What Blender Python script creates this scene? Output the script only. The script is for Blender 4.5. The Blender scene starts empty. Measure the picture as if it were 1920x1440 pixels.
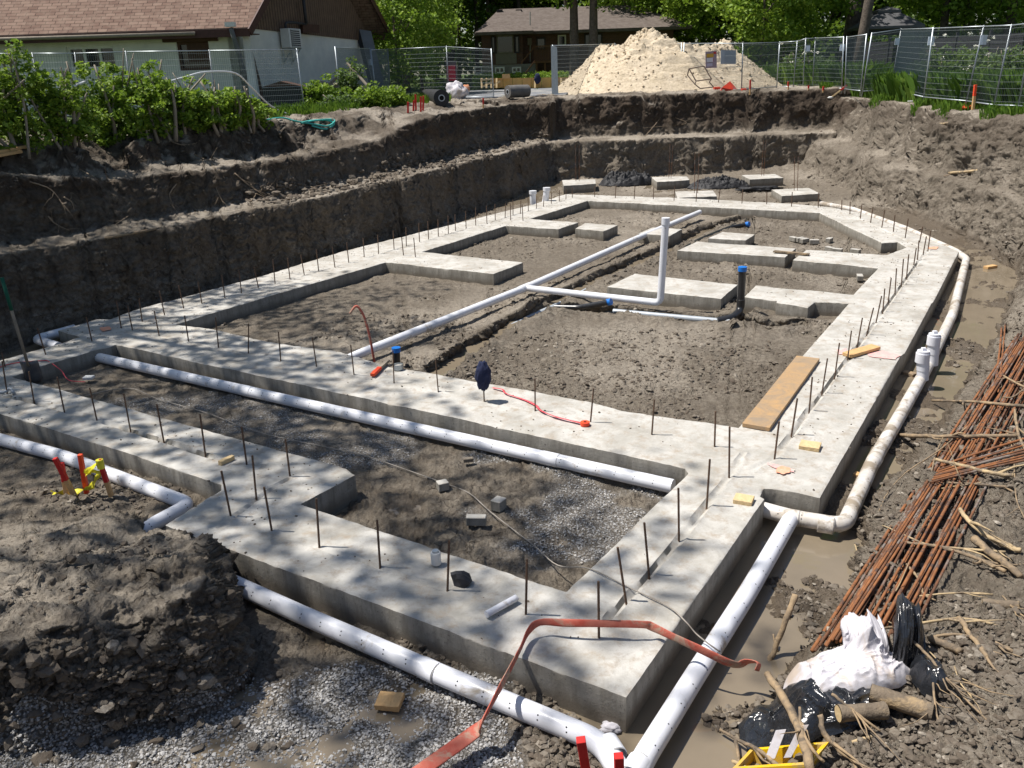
import bpy, math, random
import numpy as np
from mathutils import Vector, Matrix
R = math.radians
scene = bpy.context.scene
COL = scene.collection
rng = np.random.default_rng(7)
random.seed(7)
EYE = 3.4            # camera height over the top of the footings
FPX = 1575.0         # focal length in pixels of the 1920 px wide photo

# ------------------------------------------------------------------ camera
def _basis():
    s, hc = -.0339, 135.6
    p1 = np.array([-960, hc-s*960-720, FPX]); p2 = np.array([960, hc+s*960-720, FPX])
    up = np.cross(p1, p2); up /= np.linalg.norm(up)
    if up[1] > 0: up = -up
    fw = np.array([0, 0, 1.])-up[2]*up; fw /= np.linalg.norm(fw)
    rt = np.cross(fw, up)
    if rt[0] < 0: rt = -rt
    return rt, fw, up
RT, FW, UP = _basis()
cam_d = bpy.data.cameras.new('camera'); cam = bpy.data.objects.new('camera', cam_d)
COL.objects.link(cam); scene.camera = cam
cam_d.sensor_width = 36; cam_d.lens = 36*FPX/1920; cam_d.clip_end = 3000; cam_d.clip_start = .05
cx = Vector((RT[0], FW[0], UP[0])); cy = -Vector((RT[1], FW[1], UP[1])); cz = -Vector((RT[2], FW[2], UP[2]))
m = Matrix((cx, cy, cz)).transposed().to_4x4(); m.translation = (0, 0, EYE)
cam.matrix_world = m

def ray(px, py):
    d = np.array([px-960, py-720, FPX]); return np.array([d@RT, d@FW, d@UP])
def P(px, py, z=0.):
    "point of the level plane z seen at a pixel of the photo"
    d = ray(px, py); t = (z-EYE)/d[2]; return d*t+np.array([0, 0, EYE])
def D(px, py, y):
    "point at depth y seen at a pixel"
    d = ray(px, py); t = y/d[1]; return d*t+np.array([0, 0, EYE])
def V(px, py, foot):
    "point straight above foot (facing plane) seen at a pixel"
    f = np.array(foot, float); b = f[:2]/np.linalg.norm(f[:2])
    d = ray(px, py); t = (b@f[:2])/(b@d[:2]); return d*t+np.array([0, 0, EYE])
def pxof(p):
    q = np.array(p, float)-[0, 0, EYE]; d = q[0]*RT+q[1]*FW+q[2]*UP
    return 960+FPX*d[0]/d[2], 720+FPX*d[1]/d[2]

# ------------------------------------------------------------------ noise
def _h(ix, iy, iz, s):
    n = (ix.astype(np.int64)*374761393+iy.astype(np.int64)*668265263+iz.astype(np.int64)*2147483647+s*974634777) & 0xffffffff
    n = ((n ^ (n >> 13))*1274126177) & 0xffffffff
    n = ((n ^ (n >> 15))*2246822519) & 0xffffffff
    return ((n ^ (n >> 16)) & 0xffffff).astype(np.float32)/np.float32(0xffffff)*2-1
def noise(x, y, z=None, s=0):
    x = np.asarray(x, np.float32); y = np.asarray(y, np.float32)
    ix = np.floor(x); iy = np.floor(y); fx = x-ix; fy = y-iy
    ux = fx*fx*fx*(fx*(fx*6-15)+10); uy = fy*fy*fy*(fy*(fy*6-15)+10)
    if z is None:
        zz = np.zeros_like(ix)
        a = _h(ix, iy, zz, s); b = _h(ix+1, iy, zz, s); c = _h(ix, iy+1, zz, s); d = _h(ix+1, iy+1, zz, s)
        return (a*(1-ux)+b*ux)*(1-uy)+(c*(1-ux)+d*ux)*uy
    z = np.asarray(z, np.float32); iz = np.floor(z); fz = z-iz; uz = fz*fz*fz*(fz*(fz*6-15)+10)
    r = []
    for k in (0, 1):
        a = _h(ix, iy, iz+k, s); b = _h(ix+1, iy, iz+k, s); c = _h(ix, iy+1, iz+k, s); d = _h(ix+1, iy+1, iz+k, s)
        r.append((a*(1-ux)+b*ux)*(1-uy)+(c*(1-ux)+d*ux)*uy)
    return r[0]*(1-uz)+r[1]*uz
def fbm(x, y, z=None, o=4, s=0, g=.5, billow=False):
    a = 1.; t = 0; out = 0
    for k in range(o):
        f = 2.03**k
        n = noise(x*f+k*17.1, y*f-k*9.7, None if z is None else z*f+k*5.3, s+k)
        if billow: n = np.abs(n)*2-.6
        out = out+a*n; t += a; a *= g
    return out/t
def S(x, a, b):
    t = np.clip((x-a)/(b-a), 0, 1); return t*t*(3-2*t)
def seg_sd(x, y, pts):
    "signed distance to a polyline, positive on its left; also returns the arc coordinate"
    pts = np.array(pts, np.float32); best = np.full(x.shape, 1e9, np.float32); sg = np.ones(x.shape, np.float32)
    for a, b in zip(pts[:-1], pts[1:]):
        e = b-a; L = float(e@e); t = np.clip(((x-a[0])*e[0]+(y-a[1])*e[1])/L, 0, 1)
        dx = x-(a[0]+t*e[0]); dy = y-(a[1]+t*e[1]); d = dx*dx+dy*dy
        c = np.sign(e[0]*(y-a[1])-e[1]*(x-a[0])); m_ = d < best-1e-6
        best = np.where(m_, d, best); sg = np.where(m_, c, sg)
    return np.sqrt(best)*sg
def inpoly(x, y, pts):
    r = np.zeros(x.shape, bool); n = len(pts)
    for i in range(n):
        x1, y1 = pts[i]; x2, y2 = pts[(i+1) % n]
        if y1 == y2: continue
        c = ((y1 > y) != (y2 > y)) & (x < (x2-x1)*(y-y1)/(y2-y1)+x1); r ^= c
    return r

# ------------------------------------------------------------------ object helpers
def tag(o, label=None, cat=None, group=None, kind=None):
    if label: o['label'] = label
    if cat: o['category'] = cat
    if group: o['group'] = group
    if kind: o['kind'] = kind
    return o
def thing(name, label, cat, loc=(0, 0, 0), group=None):
    o = bpy.data.objects.new(name, None); COL.objects.link(o); o.location = loc; o.empty_display_size = .1
    return tag(o, label, cat, group)
def rawmesh(name, v, f, mats, parent=None, smooth=True, mi=None, origin=None):
    "v (n,3) world coordinates, f list of tuples or (m,k) array"
    v = np.asarray(v, np.float32)
    if parent is not None: org = np.array(parent.matrix_basis.translation) if parent.parent is None else np.array(parent.parent.location)
    else: org = np.array(origin if origin is not None else (0, 0, 0))
    v = v-org.astype(np.float32)
    me = bpy.data.meshes.new(name)
    if isinstance(f, np.ndarray):
        k = f.shape[1]; me.vertices.add(len(v)); me.vertices.foreach_set('co', v.ravel())
        me.loops.add(f.size); me.loops.foreach_set('vertex_index', f.astype(np.int32).ravel())
        me.polygons.add(len(f)); me.polygons.foreach_set('loop_start', np.arange(0, f.size, k, dtype=np.int32))
        me.update(calc_edges=True)
    else:
        me.from_pydata(v.tolist(), [], f)
    if not isinstance(mats, (list, tuple)): mats = [mats]
    for mm in mats: me.materials.append(mm)
    if mi is not None: me.polygons.foreach_set('material_index', np.asarray(mi, np.int32))
    me.polygons.foreach_set('use_smooth', np.full(len(me.polygons), smooth))
    me.update()
    o = bpy.data.objects.new(name, me); COL.objects.link(o)
    if parent is not None: o.parent = parent
    else: o.location = org
    return o
def child_of(o, parent): o.parent = parent; return o
ICO = None
class MB:
    def __init__(s): s.v = []; s.f = []; s.m = []
    def add(s, v, f, m=0):
        n = len(s.v); s.v += [tuple(map(float, q)) for q in v]; s.f += [tuple(i+n for i in q) for q in f]; s.m += [m]*len(f); return s
    def hexa(s, c8, m=0):
        return s.add(c8, [(0, 3, 2, 1), (4, 5, 6, 7), (0, 1, 5, 4), (1, 2, 6, 5), (2, 3, 7, 6), (3, 0, 4, 7)], m)
    def box(s, c, sz, ax=None, m=0):
        c = np.array(c, float); h = np.array(sz, float)/2
        A = np.eye(3) if ax is None else np.array(ax, float)
        q = [(-1, -1, -1), (1, -1, -1), (1, 1, -1), (-1, 1, -1), (-1, -1, 1), (1, -1, 1), (1, 1, 1), (-1, 1, 1)]
        return s.hexa([c+(np.array(k)*h)@A for k in q], m)
    def bar(s, a, b, w, h, up=(0, 0, 1), m=0):
        a = np.array(a, float); b = np.array(b, float); d = b-a; L = np.linalg.norm(d); d /= L
        x = np.cross(d, up); x = x/np.linalg.norm(x) if np.linalg.norm(x) > 1e-6 else np.array([1., 0, 0]); z = np.cross(x, d)
        return s.box((a+b)/2, (w, L, h), np.array([x, d, z]), m)
    def tube(s, pts, r, n=8, m=0, caps=True, flat=1., tw=None):
        pts = [np.array(p, float) for p in pts]; rr = r if hasattr(r, '__len__') else [r]*len(pts)
        ring = []; ref = None
        for i, p in enumerate(pts):
            t = pts[min(i+1, len(pts)-1)]-pts[max(i-1, 0)]; t /= max(np.linalg.norm(t), 1e-9)
            if ref is None: ref = np.array([0, 0, 1.]) if abs(t[2]) < .9 else np.array([1., 0, 0])
            x = np.cross(t, ref); x /= max(np.linalg.norm(x), 1e-9); y = np.cross(x, t); ref = y
            a0 = tw[i] if tw is not None else 0
            for k in range(n):
                a = 2*math.pi*k/n; u, w = math.cos(a)*rr[i], math.sin(a)*rr[i]*flat
                ca, sa = math.cos(a0), math.sin(a0)
                ring.append(p+x*(u*ca-w*sa)+y*(u*sa+w*ca))
        f = [(i*n+k, i*n+(k+1) % n, (i+1)*n+(k+1) % n, (i+1)*n+k) for i in range(len(pts)-1) for k in range(n)]
        if caps: f += [tuple(range(n-1, -1, -1)), tuple((len(pts)-1)*n+k for k in range(n))]
        return s.add(ring, f, m)
    def disc(s, c, nrm, r, n=8, m=0):
        nrm = np.array(nrm, float); nrm /= np.linalg.norm(nrm); a = np.array([0, 0, 1.]) if abs(nrm[2]) < .9 else np.array([1., 0, 0])
        x = np.cross(nrm, a); x /= np.linalg.norm(x); y = np.cross(nrm, x)
        return s.add([np.array(c)+r*(x*math.cos(2*math.pi*k/n)+y*math.sin(2*math.pi*k/n)) for k in range(n)], [tuple(range(n))], m)
    def prism(s, poly, d, m=0):
        "poly: coplanar 3-d points, d: extrusion vector"
        n = len(poly); poly = [np.array(p, float) for p in poly]; d = np.array(d, float)
        return s.add(poly+[p+d for p in poly], [tuple(range(n-1, -1, -1)), tuple(range(n, 2*n))]+[(i, (i+1) % n, n+(i+1) % n, n+i) for i in range(n)], m)
    def build(s, name, mats, parent=None, smooth=False, origin=None):
        return rawmesh(name, s.v, s.f, mats, parent, smooth, s.m, origin)
def smooth_by_angle(o, ang=40):
    me = o.data; me.polygons.foreach_set('use_smooth', np.full(len(me.polygons), True))
    import bmesh
    b = bmesh.new(); b.from_mesh(me)
    for e in b.edges:
        if len(e.link_faces) == 2 and e.calc_face_angle(0) > R(ang): e.smooth = False
    b.to_mesh(me); b.free(); return o
def bevel(o, w=.004, seg=1):
    md = o.modifiers.new('bevel', 'BEVEL'); md.width = w; md.segments = seg; md.limit_method = 'ANGLE'; return o
def spline(pts, n=6):
    "catmull-rom through 3-d points"
    p = [np.array(q, float) for q in pts]; p = [2*p[0]-p[1]]+p+[2*p[-1]-p[-2]]; out = []
    for i in range(1, len(p)-2):
        for k in range(n):
            t = k/n; out.append(.5*(2*p[i]+(p[i+1]-p[i-1])*t+(2*p[i-1]-5*p[i]+4*p[i+1]-p[i+2])*t*t+(-p[i-1]+3*p[i]-3*p[i+1]+p[i+2])*t**3))
    return out+[p[-2]]

# ------------------------------------------------------------------ materials
class N:
    def __init__(s, name):
        s.mt = bpy.data.materials.new(name); s.mt.use_nodes = True; s.t = s.mt.node_tree; s.b = s.t.nodes['Principled BSDF']
        s.co = s.t.nodes.new('ShaderNodeTexCoord').outputs['Object']
    def n(s, ty, **k):
        q = s.t.nodes.new(ty)
        for a, b in k.items():
            if a in q.inputs: s.set(q.inputs[a], b)
            else: setattr(q, a, b)
        return q
    def set(s, inp, v):
        if hasattr(v, 'is_output'): s.t.links.new(v, inp)
        else: inp.default_value = v
    def noise(s, scale, detail=5, rough=.6, dist=0, vec=None):
        q = s.n('ShaderNodeTexNoise'); q.inputs['Scale'].default_value = scale; q.inputs['Detail'].default_value = detail
        q.inputs['Roughness'].default_value = rough; q.inputs['Distortion'].default_value = dist
        s.t.links.new(vec or s.co, q.inputs['Vector']); return q.outputs['Fac']
    def vor(s, scale, feat='F1', vec=None, rnd=1.):
        q = s.n('ShaderNodeTexVoronoi'); q.feature = feat; q.inputs['Scale'].default_value = scale
        q.inputs['Randomness'].default_value = rnd
        s.t.links.new(vec or s.co, q.inputs['Vector']); return q
    def ramp(s, fac, stops):
        q = s.n('ShaderNodeValToRGB'); el = q.color_ramp.elements
        while len(el) < len(stops): el.new(.5)
        for e, (p, c) in zip(el, stops):
            e.position = p; e.color = (c, c, c, 1) if not hasattr(c, '__len__') else (*c, 1)
        s.t.links.new(fac, q.inputs['Fac']); return q.outputs['Color']
    def mix(s, fac, a, b, mode='MIX'):
        q = s.n('ShaderNodeMix'); q.data_type = 'RGBA'; q.blend_type = mode
        s.set(q.inputs[0], fac); s.set(q.inputs[6], (*a, 1) if isinstance(a, tuple) else a); s.set(q.inputs[7], (*b, 1) if isinstance(b, tuple) else b)
        return q.outputs[2]
    def math(s, op, a, b=0., clamp=False):
        q = s.n('ShaderNodeMath'); q.operation = op; q.use_clamp = clamp; s.set(q.inputs[0], a); s.set(q.inputs[1], b); return q.outputs[0]
    def bump(s, h, dist=.01, strength=1., nrm=None):
        q = s.n('ShaderNodeBump'); q.inputs['Distance'].default_value = dist; q.inputs['Strength'].default_value = strength
        s.t.links.new(h, q.inputs['Height'])
        if nrm: s.t.links.new(nrm, q.inputs['Normal'])
        return q.outputs[0]
    def out(s, col=None, rough=None, nrm=None, spec=None, metal=None):
        if col is not None: s.set(s.b.inputs['Base Color'], (*col, 1) if isinstance(col, tuple) else col)
        if rough is not None: s.set(s.b.inputs['Roughness'], rough)
        if nrm is not None: s.set(s.b.inputs['Normal'], nrm)
        if spec is not None: s.b.inputs['Specular IOR Level'].default_value = spec
        if metal is not None: s.b.inputs['Metallic'].default_value = metal
        return s.mt
def mottled(name, c1, c2, scale=8, rough=.8, bump=.003, bscale=60, metal=0, spec=.3, c3=None, dscale=3, thr=.5):
    k = N(name); f = k.ramp(k.noise(scale, 6, .65), [(.35, 0), (.65, 1)]); col = k.mix(f, c1, c2)
    if c3:
        g = k.ramp(k.noise(dscale, 7, .7, .5), [(thr, 0), (thr+.1, 1)]); col = k.mix(g, col, c3)
    return k.out(col, rough, k.bump(k.noise(bscale, 4), bump), spec, metal)
def woodmat(name, c1, c2, scale=6, rough=.75):
    k = N(name); mp = k.n('ShaderNodeMapping'); mp.inputs['Scale'].default_value = (1, 1, 1); k.t.links.new(k.co, mp.inputs['Vector'])
    f = k.noise(scale, 7, .7, 1.5, mp.outputs[0]); g = k.noise(scale*9, 4, .6)
    col = k.mix(k.ramp(f, [(.35, 0), (.65, 1)]), c1, c2); col = k.mix(k.ramp(g, [(.55, 0), (.8, .35)]), col, (.12, .09, .06))
    return k.out(col, rough, k.bump(g, .002), .3)
def leafmat(name, c1, c2, c3=None):
    k = N(name); g = k.n('ShaderNodeNewGeometry').outputs['Random Per Island']
    col = k.ramp(g, [(0, c1), (.6, c2), (1, c3 or c2)])
    k.out(col, .55, None, .35)
    t = k.n('ShaderNodeBsdfTranslucent'); k.t.links.new(k.mix(.5, col, (.22, .34, .03)), t.inputs['Color'])
    mx = k.n('ShaderNodeMixShader'); mx.inputs[0].default_value = .42
    k.t.links.new(k.b.outputs[0], mx.inputs[1]); k.t.links.new(t.outputs[0], mx.inputs[2])
    k.t.links.new(mx.outputs[0], k.t.nodes['Material Output'].inputs['Surface']); return k.mt

M = {}
M['pvc'] = mottled('white_pvc', (.74, .75, .80), (.68, .69, .72), 4, .33, .0004, 30, spec=.5, c3=(.40, .345, .27), dscale=3.2, thr=.59)
M['pvc_dirty'] = mottled('muddy_pvc', (.66, .64, .62), (.50, .45, .38), 5, .5, .001, 30, spec=.4, c3=(.30, .25, .19), dscale=3)
M['pvc_grey'] = mottled('pale_grey_pipe', (.42, .46, .50), (.36, .39, .42), 5, .35, .0004, 40, spec=.5)
M['hole'] = mottled('hole_dark', (.01, .01, .01), (.02, .02, .02), rough=1, spec=0)
M['seam'] = mottled('seam_grey', (.35, .34, .33), (.25, .24, .22), rough=.8)
M['abs'] = mottled('black_plastic_pipe', (.012, .012, .014), (.03, .03, .032), 9, .3, .0005, 40, spec=.6)
M['blue'] = mottled('blue_cap', (.01, .18, .62), (.01, .14, .5), 9, .4, .0005, spec=.5)
M['rebar'] = mottled('weathered_rebar', (.075, .055, .042), (.16, .095, .06), 30, .85, .002, 120)
M['rust'] = mottled('rusty_bar', (.19, .078, .034), (.30, .125, .05), 12, .85, .002, 150, c3=(.10, .06, .045), dscale=6)
M['rust2'] = mottled('dark_rusty_bar', (.085, .045, .028), (.18, .08, .04), 9, .85, .002, 150, c3=(.20, .17, .15), dscale=4)
M['wood'] = woodmat('pine_board', (.62, .40, .19), (.50, .30, .13))
M['wood_pale'] = woodmat('pale_cut_wood', (.66, .50, .28), (.52, .38, .20))
M['plank'] = woodmat('stained_plank', (.43, .27, .13), (.28, .215, .15), 3.5)
M['stick'] = mottled('dry_branch', (.36, .26, .155), (.20, .155, .11), 9, .9, .006, 45, spec=.15, c3=(.13, .105, .08), dscale=6)
M['stick_pale'] = mottled('peeled_branch', (.50, .38, .22), (.34, .26, .16), 9, .9, .005, 45, spec=.15, c3=(.19, .15, .11), dscale=6)
M['muddy_log'] = mottled('muddy_log', (.23, .185, .135), (.15, .12, .09), 10, .95, .012, 35, spec=.1, c3=(.34, .25, .15), dscale=4)
M['root'] = woodmat('root', (.20, .15, .10), (.34, .26, .18), 5)
M['grey_wood'] = woodmat('grey_wood', (.22, .19, .15), (.32, .27, .21), 5)
M['bark'] = mottled('bark', (.075, .06, .048), (.15, .125, .10), 7, .95, .03, 20)
M['red'] = mottled('red_paint', (.62, .03, .025), (.46, .02, .02), 14, .6, .001, 40)
M['orange'] = mottled('orange_paint', (.85, .11, .03), (.75, .06, .03), 14, .6, .001, 40)
M['pink'] = mottled('pink_paint', (.72, .33, .32), (.60, .44, .40), 30, .8, .0005, 60, c3=(.53, .49, .43), dscale=14, thr=.54)
M['orange_spray'] = mottled('orange_spray', (.85, .30, .17), (.70, .42, .30), 30, .8, .0005, 60, c3=(.53, .48, .41), dscale=14, thr=.6)
M['tape_pink'] = mottled('pink_tape', (.85, .12, .14), (.75, .08, .1), 9, .45, .0005)
M['yellow'] = mottled('yellow_plastic', (.82, .52, .01), (.72, .42, .01), 5, .4, .0005, 30, spec=.5, c3=(.5, .36, .12), dscale=5)
M['tape_yellow'] = mottled('caution_tape', (.78, .70, .05), (.62, .58, .04), 16, .5, .001)
M['hosered'] = mottled('layflat_hose', (.42, .075, .05), (.50, .17, .12), 7, .7, .002, 50, c3=(.38, .27, .20), dscale=6)
M['white_bag'] = mottled('white_sack', (.60, .585, .63), (.50, .48, .50), 4, .55, .004, 14, c3=(.45, .38, .32), dscale=2.4)
M['black_bag'] = mottled('black_plastic_film', (.012, .013, .016), (.02, .022, .026), 5, .22, .012, 9, spec=.7)
M['fabric_black'] = mottled('black_filter_fabric', (.018, .018, .02), (.035, .035, .037), 6, .6, .01, 25)
M['navy'] = mottled('navy_cloth', (.012, .016, .045), (.02, .028, .07), 12, .9, .006, 30)
M['steel'] = mottled('galvanised_steel', (.45, .49, .52), (.36, .40, .42), 12, .42, .0003, metal=.55, spec=.5)
M['wire'] = mottled('galvanised_wire', (.25, .28, .29), (.20, .23, .23), 12, .5, .0003, metal=.4)
M['wiregrey'] = mottled('grey_cable', (.26, .23, .20), (.34, .31, .27), 12, .7, .0003)
M['cardw'] = mottled('white_tag', (.75, .82, .90), (.70, .78, .88), 9, .6, .0003)
M['dark'] = mottled('dark_plastic', (.03, .03, .034), (.045, .045, .05), 9, .6, .001)
M['glass'] = mottled('window_glass', (.012, .015, .018), (.02, .024, .028), 1, .06, .0001, spec=.8)
M['framew'] = mottled('white_frame', (.70, .70, .68), (.62, .62, .60), 6, .6, .0005)
M['brownw'] = woodmat('brown_timber', (.09, .045, .03), (.06, .033, .024), 4)
M['fascia'] = mottled('dark_red_fascia', (.085, .038, .032), (.06, .028, .025), 5, .6, .001)
M['leaf'] = leafmat('maple_leaves', (.11, .19, .02), (.21, .33, .035), (.36, .47, .08))
M['leaf_dark'] = leafmat('dark_leaves', (.022, .055, .012), (.07, .13, .02), (.16, .25, .04))
M['leaf_hedge'] = leafmat('hedge_leaves', (.08, .15, .018), (.19, .30, .032), (.33, .44, .06))
M['leaf_shrub'] = leafmat('grey_green_leaves', (.05, .09, .03), (.10, .16, .06), (.17, .23, .10))
M['grass'] = leafmat('grass_blades', (.07, .14, .02), (.13, .25, .03), (.22, .34, .05))
M['petal'] = mottled('white_blossom', (.75, .75, .66), (.66, .66, .56), 5, .7)
# ------------------------------------------------------------------ ground
PLEFT = [(-20, -8), (-13, 4.5), (-9.6, 9.2), (-7.5, 12.5), (-5.9, 14.6), (-4.9, 16.2), (-3.5, 18.5), (-2.5, 20.9), (-.6, 25.3), (1.35, 30.6)]
PBACK = [(1.35, 30.7), (5.8, 31.1), (10.4, 30.9), (14, 30.8)]
PRIGHT = [(10.6, 36), (10.4, 31), (10.2, 26.5), (9.9, 22.7), (9.75, 19.0), (9.5, 17.0), (9.2, 15.3), (8.1, 13.1), (6.6, 10.9), (5.45, 9.5), (4.15, 7.75), (3.3, 6.75),
          (2.75, 5.95), (2.3, 5.2), (1.93, 4.7), (1.6, 4.2), (1.3, 3.6), (1.1, 2.9), (.9, 1), (.9, -6)]
def pl2(l, z=0.): return [tuple(P(a, b, z)[:2]) for a, b in l]
MOUND = [(-8.2, 3.7), (-5, 3.75), (-3.2, 3.85), (-2.55, 4.0), (-2.2, 4.1), (-1.88, 4.25), (-1.84, 4.55), (-1.93, 4.9), (-2.12, 5.3), (-2.4, 5.75), (-2.85, 6.15), (-3.4, 6.6), (-4.1, 6.9), (-6, 7.6), (-9, 9)]
TR1 = pl2([(800, 720), (870, 668), (960, 612), (1040, 572), (1130, 522), (1235, 480), (1330, 432), (1400, 412)], -.25)
TR2 = pl2([(1040, 585), (1150, 590), (1260, 602), (1360, 612), (1400, 600), (1395, 575)], -.25)
TR3 = pl2([(1390, 612), (1440, 618), (1500, 616)], -.25)
def hz(x, y, fine=True):
    x = np.asarray(x, np.float32); y = np.asarray(y, np.float32); sh = x.shape; x = np.atleast_1d(x).ravel(); y = np.atleast_1d(y).ravel()
    w1 = fbm(x*.9, y*.9, o=4, s=3); w2 = fbm(x*2.6+9, y*2.6, o=3, s=9)
    dL = seg_sd(x, y, PLEFT)+.22*w1+.10*w2
    dB = seg_sd(x, y, PBACK)+.25*w1+.12*w2
    dR = seg_sd(x, y, PRIGHT)
    near = S(-y, -16, -9)                          # 1 close to the camera, 0 beyond 16 m
    dR = dR+(.25-.13*near)*w1+(.10-.04*near)*w2
    # floor
    z = -.20+.025*w1+.012*w2
    trench = S(dR, -1.5, -.9)*(1-S(y, 15, 20))*S(x, -.2, .9)
    z = z-trench*(.078+.12*fbm(x*1.5, y*1.5, o=4, s=21)+.03*w2)
    z = z+.075*trench*(1-S(y, 4.6, 6.2))*S(fbm(x*2.3, y*2.3, o=3, s=63), -.25, .25)
    front = S(-y-.63*x, -6.9, -6.0)*S(x, -3.2, -1.5)*(1-S(x, .6, 1.2))
    z = z-front*.04*(1+1.2*fbm(x*2.2, y*2.2, o=2, s=41))
    outl = S(seg_sd(x, y, PLEFT), -1.4, -.6)
    z = z-outl*.05
    back = S(y, 24.5, 26); z = z-.04*back+.22*S(x+.5*y, 22.5, 25.5)*back*(1+w2*.6)
    for tr, dp, wd in ((TR1, .26, .22), (TR2, .13, .16), (TR3, .14, .15)):
        d = np.abs(seg_sd(x, y, tr)+.10*w2+.04*w1); z = z-dp*(1-S(d, wd*.55, wd))+.06*(1-S(d, wd, wd+.45))*S(d, wd*.7, wd)*(1+w2)
    # left benches
    z2 = 2.12+(1.82-2.12)*S(y, 13.5, 15.5)+(2.33-1.82)*S(y, 20.5, 25.5)
    zL = -.25+1.34*S(dL, -.26, .0)+.05*np.clip(dL, 0, 3)+.14*S(dL, .1, .5)*(1-S(dL, .5, 1.))*w2
    zL = zL+(z2-1.12)*S(dL, .72, 1.10)+(2.36-z2)*S(dL+.35*w1, 1.75, 2.6)+.12*S(dL, 1.0, 1.6)*w2
    zB = -.25+1.27*S(dB, -.24, .02)+.05*np.clip(dB, 0, 2)+(2.42-1.05)*S(dB, 1.05, 1.55)+.10*S(dB, 1.1, 2)*w2
    rim0 = .7+.6*S(y, 22, 28)
    f_ = -.28+1.02*S(dR, 0, .55)+.12*np.clip(dR-.5, 0, 1.2)+1.28*S(dR, rim0, rim0+.65)+.06*w2*S(dR, .1, .5)
    n_ = -.33+.26*S(dR, -.05, .22)+.25*np.clip(dR-.15, 0, 20)+.04*w2*S(dR, 0, .5)
    n_ = np.minimum(n_, 2.2+.04*w2)
    zR = f_*(1-near)+n_*near
    z = np.maximum(np.maximum(z, np.where(dL > -.3, zL, -9)), np.maximum(np.where(dB > -.3, zB, -9), np.where(dR > -.25, zR, -9)))
    # ramp behind / below the camera
    z = np.maximum(z, np.where(y < 3.1, np.minimum(-.16+(3.1-y)*.62, 2.0), -9))
    # foreground mound
    dm = seg_sd(x, y, MOUND)+.10*w1+.09*w2
    top = (.50+.13*w2+.10*w1)*(1-S(y+.18*x, 3.9, 6.1))*(1-.35*S(-x, 2.1, 3.6))+.05
    dmi = np.where(x < -9, -1., dm)
    z = np.maximum(z, np.where(dmi > -.02, -.2+(top+.10+.05*w2)*S(dmi, -.03, .19), -9))
    # gentle grade far away
    far = np.sqrt(x*x+y*y)
    z = z+.03*fbm(x*.2, y*.2, o=3, s=77)*S(far, 34, 60)
    lot = S(y, 51, 56)*(1-S(x, 12, 22))
    z = z-.28*S(y, 35, 38)*(1-S(y, 43, 46))*S(x, -8, -3)*(1-S(x, 3, 7))+.4*lot
    return z.reshape(sh)
def gz(x, y): return float(hz(np.array([x]), np.array([y]))[0])
def G(px, py, off=0.):
    "first point of the ground seen at a pixel"
    d = ray(px, py); ts = np.geomspace(2.5, 70, 1500)/math.hypot(d[0], d[1])
    p = d[None]*ts[:, None]+[0, 0, EYE]; h = hz(p[:, 0], p[:, 1])+off
    i = int(np.argmax(p[:, 2] < h)); i = max(i, 1)
    a = p[i-1, 2]-h[i-1]; b = h[i]-p[i, 2]; t = a/max(a+b, 1e-6); return p[i-1]*(1-t)+p[i]*t

NA, NR = 940, 1250
ang = np.concatenate([np.linspace(-180, -46, 50)[:-1], np.linspace(-46, 46, NA), np.linspace(46, 180, 50)[1:]])
ang = np.radians(90-ang)
rr = np.concatenate([[.3], np.geomspace(.5, 70, 2600), np.geomspace(72, 900, 60)])
AA, RR = np.meshgrid(ang, rr, indexing='ij')
ZZ = hz(RR*np.cos(AA), RR*np.sin(AA))
el = np.arctan2(ZZ-EYE, RR); de = np.abs(np.diff(el, axis=1)); ds = np.hypot(np.diff(ZZ, axis=1), np.diff(RR, axis=1))/RR[:, 1:]
w = de+.10*ds; w[:, RR[0, 1:] < 2.6] *= .2
for _ in range(2): w[1:-1] = (w[:-2]+w[1:-1]*2+w[2:])/4
cum = np.concatenate([np.zeros((len(ang), 1)), np.cumsum(w, axis=1)], 1); cum /= cum[:, -1:]
u = np.linspace(0, 1, NR)
Rn = np.stack([np.interp(u, cum[i], rr) for i in range(len(ang))])
A2 = np.repeat(ang[:, None], NR, 1)
X = Rn*np.cos(A2); Y = Rn*np.sin(A2); Zb = hz(X, Y)
Pg = np.stack([X, Y, Zb], -1)
def normals(Pg):
    du = np.gradient(Pg, axis=0); dv = np.gradient(Pg, axis=1); n = np.cross(dv, du); n /= np.maximum(np.linalg.norm(n, axis=-1, keepdims=True), 1e-9)
    return np.where(n[..., 2:3] < 0, -n, n)
nr = normals(Pg); steep = 1-np.clip((nr[..., 2]-.35)/.5, 0, 1)
xx, yy, zz = [Pg[..., k].ravel() for k in range(3)]
dist = np.hypot(xx, yy)
st = steep.ravel(); dRr = seg_sd(xx, yy, PRIGHT)
pit = (zz < 2.55) & (dist < 45)
big = fbm(xx*1.3, yy*1.3, zz*2.2, 4, 31, .55)
clump = fbm(xx*5, yy*5, zz*7, 4, 51, .6, True)
crumb = fbm(xx*19, yy*19, zz*22, 3, 61, .65, True)
tiny = fbm(xx*55, yy*55, zz*60, 2, 71, .6)
bank = S(dRr, .0, .5)*(zz < 2.0)
moundm = inpoly(xx, yy, MOUND+[(-14, 9), (-14, 3.7)])
gravel = S(-yy-.2*xx+.5*fbm(xx*1.2, yy*1.2, o=3, s=5), -4.55, -4.0)*(1-moundm)*(1-S(xx+.45*fbm(xx*1.5, yy*1.5, o=3, s=6), -.2, .3))*S(zz, -.5, -.35)
court = (inpoly(xx, yy, pl2([(18, 706), (650, 878), (563, 945), (1062, 1109), (1291, 886), (1285, 877), (218, 645)])))
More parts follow.
